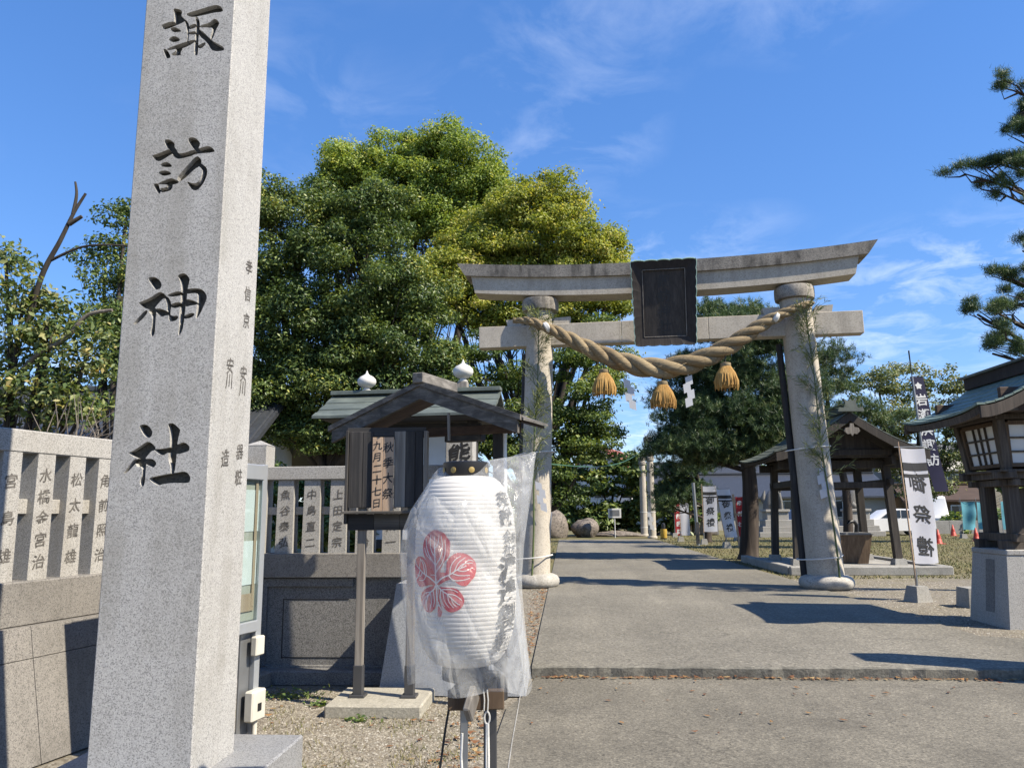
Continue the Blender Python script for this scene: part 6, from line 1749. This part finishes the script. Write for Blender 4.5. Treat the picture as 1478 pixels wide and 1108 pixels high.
# rocks and small sign
def rock(loc, s_, lab, seed):
    bm = bmesh.new(); bmesh.ops.create_icosphere(bm, subdivisions=3, radius=1)
    rg = random.Random(seed); ph = [rg.uniform(0, 6) for _ in range(9)]
    for v in bm.verts:
        c = v.co; k = 1 + .14 * math.sin(2.1 * c.x + ph[0]) + .12 * math.sin(2.7 * c.y + ph[1]) + .10 * math.sin(3.3 * c.z + ph[2]) + .05 * math.sin(7 * c.x + 5 * c.z + ph[3])
        v.co = Vector((c.x * s_[0] * k, c.y * s_[1] * k, max(-.1, c.z * s_[2] * k + s_[2] * .55)))
    me = bpy.data.meshes.new('rock'); bm.to_mesh(me); bm.free(); me.materials.append(MT['rock'])
    me.polygons.foreach_set('use_smooth', np.ones(len(me.polygons), dtype=bool))
    o = bpy.data.objects.new('rock', me); COL.objects.link(o); o.location = loc
    tag(o, lab, 'rock', 'garden rocks')
rock((-.85, 44.5, .06), (1.15, .8, .95), 'big rounded brown rock by the far end of the path', 1)
rock((1.05, 45.0, .06), (.75, .6, .75), 'smaller pointed rock between the big rock and the white sign', 2)
rock((3.0, 46.5, .06), (1.5, .7, .22), 'long flat rock under the hedge', 3)
sg_ = thing('small_sign', 'small white sign on a thin stake before the dark hedge', 'sign', (2.78, 44.0, .08))
MB().tube([(0, 0, 0), (0, 0, 1.1)], .025, 8).obj('stake', MT['white'], sg_)
MB().box((0, -.03, 1.35), (.72, .03, .52), .01).obj('panel', MT['white'], sg_)
MB().box((0, -.047, 1.36), (.55, .003, .34), 0).obj('print', MT['steel'], sg_)
# festival booth
fb = thing('festival_booth', 'grey gabled festival booth with a wooden counter behind the banners', 'booth', (7.9, 48.0, .08))
MB().box((0, .8, 1.0), (2.7, 1.6, 2.0), .02).obj('wall', MT['grey_wall'], fb)
for k in range(2): MB().box((-1.0, -.02, 1.55 - .85 * k), (.62, .05, .75), .01).obj('shutter', MT['steel'], fb)
for sg in (-1, 1):
    m = MB(); vs = [(0, -.5, 2.95), (0, 2, 2.95), (sg * 1.8, 2, 2.05), (sg * 1.8, -.5, 2.05)]
    m.add(vs + [(x, y, z - .08) for x, y, z in vs], [(0, 1, 2, 3), (7, 6, 5, 4), (0, 4, 5, 1), (1, 5, 6, 2), (2, 6, 7, 3), (3, 7, 4, 0)]); m.obj('roof_slope', MT['tile'], fb)
m = MB(); m.prism([(-1.5, 2.0), (1.5, 2.0), (0, 2.85)], -.06, .0, lambda u, v, w: (u, w, v)); m.obj('gable', MT['grey_wall'], fb)
MB().box((.3, -.35, 1.75), (1.6, .5, .08), .01).obj('awning', MT['cream_wall'], fb)
MB().box((.5, -.2, .55), (1.4, .35, 1.0), .02).obj('counter', MT['wood_grey'], fb)
for x in (-.35, .1, .8): MB().bar((x, -.4, 0), (x, -.4, 1.8), .09, .09).obj('timber_post', MT['wood_new'], fb)
pl_ = thing('steel_pole', 'plain grey pole standing in the lawn beside the white banners', 'pole', (5.60, 33.6, .06))
MB().tube([(0, 0, 0), (-.10, 0, 2.65)], [.075, .065], 12).obj('shaft', MT['steel'], pl_, smooth=40); MB().box((-.02, -.075, .55), (.15, .03, .9), .01).obj('plate', MT['steel_dark'], pl_)
ub = thing('timber_frame', 'leaning bare timber frame beside the slanting banner', 'timber frame', (6.95, 31.5, .06))
for (a, b_) in (((-.1, 0, 0), (-.25, 0, 2.1)), ((.55, 0, 0), (.45, 0, 1.8)), ((-.2, 0, 1.3), (.5, 0, 1.35))): MB().bar(a, b_, .07, .07).obj('timber', MT['wood_new'], ub)

# guardian statues on stepped pedestals
for k, (x, lab) in enumerate(((11.6, 'stone guardian figure on a stepped pedestal seen left through the pavilion posts'), (14.2, 'stone guardian figure on a stepped pedestal behind the water basin'), (16.3, 'stepped stone pedestal with a dark guardian beside the pavilion corner post'))):
    lab = ('dark guardian figure on a stepped stone pedestal beside the torii pillar', 'dark guardian figure on a stepped stone pedestal behind the water basin', 'worn guardian figure on a stepped stone pedestal behind the pavilion corner post')[k]
    o = thing('guardian_statue', lab, 'statue', (x, 44 + .5 * k, .06), 0, 'guardian statues')
    for i, (w, h) in enumerate(((2.3, .30), (1.85, .30), (1.45, .35), (1.15, .42), (1.3, .14))):
        z = sum(q for _, q in ((2.3, .30), (1.85, .30), (1.45, .35), (1.15, .42), (1.3, .14))[:i])
        MB().box((0, 0, z + h / 2), (w, w * .9, h), .02).obj('pedestal_step', MT['granite_fence'], o)
    m = MB()
    m.tube([(-.35, 0, 1.5), (-.30, 0, 1.9), (-.05, 0, 2.35), (.18, 0, 2.6)], [.30, .34, .30, .20], 12)
    m.tube([(.18, 0, 2.55), (.32, 0, 2.85), (.42, 0, 2.95)], [.22, .30, .17], 12)
    for yy in (-.16, .16):
        m.tube([(.20, yy, 2.4), (.30, yy, 1.95), (.32, yy, 1.5)], [.13, .10, .11], 8); m.tube([(-.30, yy * 1.4, 1.8), (-.05, yy * 1.5, 1.6), (.02, yy * 1.5, 1.5)], [.2, .13, .10], 8)
    m.tube([(-.45, 0, 1.7), (-.62, 0, 2.1), (-.50, 0, 2.55)], [.10, .16, .03], 8)
    m.obj('figure', MT['granite_dark'], o, smooth=60)

# houses
def house(name, lab, loc, rz, w, d, h, rise, over, wall, roof, wins, ridge='x', tiles=False):
    o = thing(name, lab, 'house', loc, rz)
    MB().box((0, d / 2, h / 2), (w, d, h), .02).obj('wall', MT[wall], o)
    hw = d / 2
    for sg in (-1, 1):
        m = MB()
        if ridge == 'x':
            vs = [(-w / 2 - over, hw, h + rise), (w / 2 + over, hw, h + rise), (w / 2 + over, hw + sg * (hw + over), h - rise * over / hw), (-w / 2 - over, hw + sg * (hw + over), h - rise * over / hw)]
        else:
            vs = [(0, -over, h + rise), (0, d + over, h + rise), (sg * (w / 2 + over), d + over, h - rise * over / (w / 2)), (sg * (w / 2 + over), -over, h - rise * over / (w / 2))]
        m.add(vs + [(x, y, z - .14) for x, y, z in vs], [(0, 1, 2, 3), (7, 6, 5, 4), (0, 4, 5, 1), (1, 5, 6, 2), (2, 6, 7, 3), (3, 7, 4, 0)])
        rs = m.obj('roof_slope', MT[roof], o)
        if tiles:
            n = int((w + 2 * over) / .28); t_ = MB()
            a0 = Vector(vs[0]); 
            for k in range(n):
                p0 = Vector(vs[0]).lerp(Vector(vs[1]), (k + .5) / n); p1 = Vector(vs[3]).lerp(Vector(vs[2]), (k + .5) / n)
                t_.tube([p0, p1], .055, 6)
            q = t_.obj('tile_rolls', MT[roof], rs, smooth=60); q['kind'] = 'stuff'
    if ridge == 'x':
        for sx in (-1, 1):
            m = MB(); m.prism([(0, h - .01), (d, h - .01), (hw, h + rise - .02)], sx * (w / 2 - .05), sx * (w / 2), lambda u, v, q: (q, u, v)); m.obj('gable', MT[wall], o)
        MB().box((0, hw, h + rise + .06), (w + 2 * over, .28, .18), .04).obj('ridge', MT[roof], o)
    else:
        for yy in (0, d):
            m = MB(); m.prism([(-w / 2, h - .01), (w / 2, h - .01), (0, h + rise - .02)], yy - .03, yy + .03, lambda u, v, q: (u, q, v)); m.obj('gable', MT[wall], o)
    for (x, z, ww, hh) in wins:
        f = MB(); f.box((x, -.03, z), (ww + .12, .06, hh + .12), .01); fo_ = f.obj('window', MT['alu'], o)
        f = MB()
        for k in (-1, 1): f.box((x + k * ww / 4, -.065, z), (ww / 2 - .03, .01, hh - .03), 0)
        f.obj('pane', MT['glass_dk'], fo_)
    return o
house('tiled_house', 'low house with a dark tiled roof beyond the garden trees', (-11.6, 18.0, 0), R(6), 7, 6, 3.5, 1.5, .7, 'stucco', 'tile', ((1.9, 2.3, 1.3, 1.4), (-.2, 2.3, 1.3, 1.4), (-2.4, 2.3, 1.3, 1.4)), tiles=True)
house('red_roofed_house', 'white gabled house with a red roof beyond the hedge', (3.4, 76, 0), R(-18), 6.4, 9, 5.4, 2.6, .5, 'stucco', 'redroof', ((0.2, 3.6, 1.4, 1.5),), ridge='y')
house('grey_house', 'dark grey two-storey house beyond the lawn beside the wooden lantern', (33.5, 72, 0), R(-10), 9, 8, 5.2, 1.6, .5, 'grey_wall', 'cream_wall', ((-2.2, 4.0, 1.6, 1.1), (1.6, 4.0, 1.6, 1.1), (-2.2, 1.4, 1.6, 1.2)))
house('grey_house', 'low house with a pale grey roof behind the dark grey house', (40, 84, 0), R(-4), 12, 8, 6.6, 2.0, .6, 'cream_wall', 'grey_wall', ((-2.2, 4.6, 1.8, 1.2), (2.2, 4.6, 1.8, 1.2)))
house('shed', 'small brown shed with a lean roof beside the parked van', (27.2, 58, 0), R(-8), 4.6, 4, 2.4, .9, .5, 'wood_brown', 'wood_red', ((1.0, 1.3, 1.0, .9),))
house('long_house', 'long low cream house seen beneath the pavilion roof', (17.5, 60, 0), 0, 13, 7, 2.8, 1.6, .6, 'cream_wall', 'tile', ((-4, 1.6, 1.6, 1.2), (-1, 1.6, 1.6, 1.2), (2.5, 1.6, 1.6, 1.2)))
house('office_house', 'grey tiled shrine office behind the booth and banners', (12.4, 66, 0), R(8), 10, 8, 3.4, 2.3, .8, 'cream_wall', 'tile', ((-2.5, 1.8, 1.8, 1.3), (1.5, 1.8, 1.8, 1.3)))

# vehicles
def wheel(parent, x, y, r):
    M_ = Matrix.Translation((x, y, r)) @ Matrix.Rotation(R(90), 4, 'X')
    w = MB().lathe([(r * .55, -.10), (r * .92, -.11), (r, -.07), (r, .07), (r * .92, .11), (r * .55, .10)], 22, M=M_).obj('wheel', MT['black'], parent, smooth=40)
    MB().lathe([(.02, -.112), (r * .55, -.104), (r * .58, .104), (.02, .112)], 18, M=M_).obj('rim', MT['steel'], w, smooth=30)
def car(lab, loc, rz, mat, prof, glass, L, Wd, wx, name='parked_car', cat='car'):
    o = thing(name, lab, cat, loc, rz)
    m = MB(); n = len(prof)
    sec = [(-Wd / 2, .0), (-Wd / 2 + .06, .04), (Wd / 2 - .06, .04), (Wd / 2, .0)]
    vs = []
    for yy, ins in ((-Wd / 2, .0), (-Wd / 2 + .10, 0), (Wd / 2 - .10, 0), (Wd / 2, 0)):
        edge = abs(yy) == Wd / 2
        for (x, z) in prof:
            vs.append((x * (.985 if edge else 1), yy * (1 - .10 * max(0, (z - .85)) if edge or True else 1), z - (.04 if edge and z > .5 else 0)))
    fs = []
    for r_ in range(3):
        for i in range(n): fs.append((r_ * n + i, r_ * n + (i + 1) % n, (r_ + 1) * n + (i + 1) % n, (r_ + 1) * n + i))
    fs += [tuple(range(n)), tuple(3 * n + i for i in range(n - 1, -1, -1))]
    m.add(vs, fs); m.obj('body', mat, o, smooth=30)
    for poly in glass:
        for sg in (-1, 1):
            g_ = MB(); g_.add([(x, sg * (Wd / 2) * (1 - .10 * max(0, z - .85)) + sg * .012, z) for x, z in poly], [tuple(range(len(poly)))]); g_.obj('side_window', MT['glass_dk'], o, recalc=False)
    for x in wx:
        for sg in (-1, 1): wheel(o, x, sg * (Wd / 2 - .10), .31)
    for sg in (-1, 1):
        MB().box((-L / 2 + .04, sg * (Wd / 2 - .25), .70), (.08, .28, .14), .02).obj('headlight', MT['paper'], o); MB().box((L / 2 - .03, sg * (Wd / 2 - .18), .85), (.06, .14, .26), .02).obj('tail_light', MT['cone'], o)
    return o
MT['car_white'] = plain('white_car_paint', (.80, .80, .80), .25, var=.02)
MT['car_blue'] = plain('dark_blue_car_paint', (.03, .04, .065), .25, var=.05)
sedan = [(-2.1, .35), (-2.12, .65), (-1.95, .85), (-1.1, .98), (-.45, 1.42), (.2, 1.50), (1.2, 1.45), (1.85, 1.02), (2.1, .95), (2.12, .4), (1.7, .28), (-1.7, .28)]
sg1 = [[(-.95, 1.0), (-.42, 1.36), (.15, 1.42), (.15, 1.0)], [(.22, 1.0), (.22, 1.42), (1.1, 1.38), (1.55, 1.04)]]
car('white hatchback parked beyond the lawn behind the pavilion posts', (18.6, 46, .06), R(4), MT['car_white'], sedan, sg1, 4.2, 1.7, (-1.35, 1.35))
car('dark blue hatchback parked behind the pavilion corner post', (14.4, 50, .06), R(80), MT['car_blue'], sedan, sg1, 4.2, 1.7, (-1.35, 1.35))
van = [(-2.3, .35), (-2.32, .9), (-2.1, 1.15), (-1.85, 2.15), (-1.6, 2.3), (2.2, 2.32), (2.3, 2.1), (2.3, .4), (1.8, .3), (-1.8, .3)]
vg = [[(-2.0, 1.2), (-1.78, 2.0), (-1.1, 2.0), (-1.1, 1.2)], [(-1.0, 1.2), (-1.0, 2.0), (.3, 2.0), (.3, 1.2)]]
car('white box van parked beside the brown shed', (24.2, 53.5, .06), R(70), MT['car_white'], van, vg, 4.6, 1.8, (-1.5, 1.5), 'parked_van', 'van')
# cones, teal flags
for k, (x, y, lab) in enumerate(((15.6, 34.0, 'orange traffic cone beside the near white banner and the lawn'), (18.4, 36.5, 'orange traffic cone in front of the teal flags'), (21.0, 44, 'orange traffic cone by the brown shed and the van'))):
    o = thing('traffic_cone', lab, 'traffic cone', (x, y, .07), 0, 'traffic cones on the lawn edge')
    MB().lathe([(.16, .03), (.14, .06), (.03, .60), (.02, .61)], 20).obj('cone', MT['cone'], o, smooth=40)
    MB().box((0, 0, .015), (.42, .42, .035), .01).obj('base', MT['cone'], o)
    MB().lathe([(.108, .24), (.078, .38)], 20, caps=False).obj('white_band', MT['cone'], o, smooth=40)
for k, (x, y, lab) in enumerate(((19.6, 40, 'pale teal banner farthest from the wooden lantern'), (20.55, 40.4, 'pale teal banner between its two neighbours'), (21.5, 40.0, 'pale teal banner closest to the wooden lantern'))):
    bn('teal_banner', lab, (x, y, .06), R(5 * k), .62, 1.35, .45, '', 2.0, MT['teal'], bars=False, wave=.12, seed=k + 7)
# low shrubs and wall at the far side of the lawn
def lowshrub(loc, r0, lab, seed, mat='layered'):
    r_ = np.random.default_rng(seed); o = thing('shrub', lab, 'shrub', loc, 0, 'clipped shrubs'); n = 1500
    d = unitv(r_.normal(0, 1, (n, 3))); d[:, 2] = np.abs(d[:, 2])
    P = d * (r_.uniform(.6, 1.05, n) * (1 + .15 * np.sin(5 * d[:, 0] + seed)))[:, None] * np.array([r0, r0, r0 * .9])
    V, F = leaf_cards(P, unitv(d + r_.normal(0, .5, (n, 3))), .13, seed); raw_mesh('foliage', V, F, LEAF[mat], np.repeat(r_.uniform(0, 1, n), 2), o)
    MB().tube([(0, 0, 0), (.05, 0, r0 * .6)], [.06, .03], 6).obj('stem', MT['bark'], o)
lowshrub((23.5, 49, .05), 1.3, 'rounded clipped shrub beside the parked van', 1); lowshrub((27.5, 52, .05), 1.5, 'larger clipped shrub before the dark grey house', 2, 'hedge'); lowshrub((20.5, 54, .05), 1.1, 'clipped shrub behind the white hatchback', 3)
sw = thing('boundary_wall', 'low grey block wall beyond the lawn', 'wall', (19, 47.8, .05))
for k in range(10): MB().box((-4.4 + k * 1.0 + 5.5, 0, .4), (.99, .18, .8), .01).obj('wall_block', MT['concrete_block'], sw)
# thin green cable strung from the torii towards the slim posts
cb_ = MB(); cb_.tube([Vector((-.6, 15.6, 2.5)).lerp(Vector((4.8, 44.8, 5.2)), k / 12) + Vector((0, 0, -.5 * math.sin(math.pi * k / 12))) for k in range(13)], .012, 5)
tag(cb_.obj('cable', plain('green_cable', (.08, .22, .15), .5)), 'thin green cable strung from the torii pillar to the lamp post', 'cable')
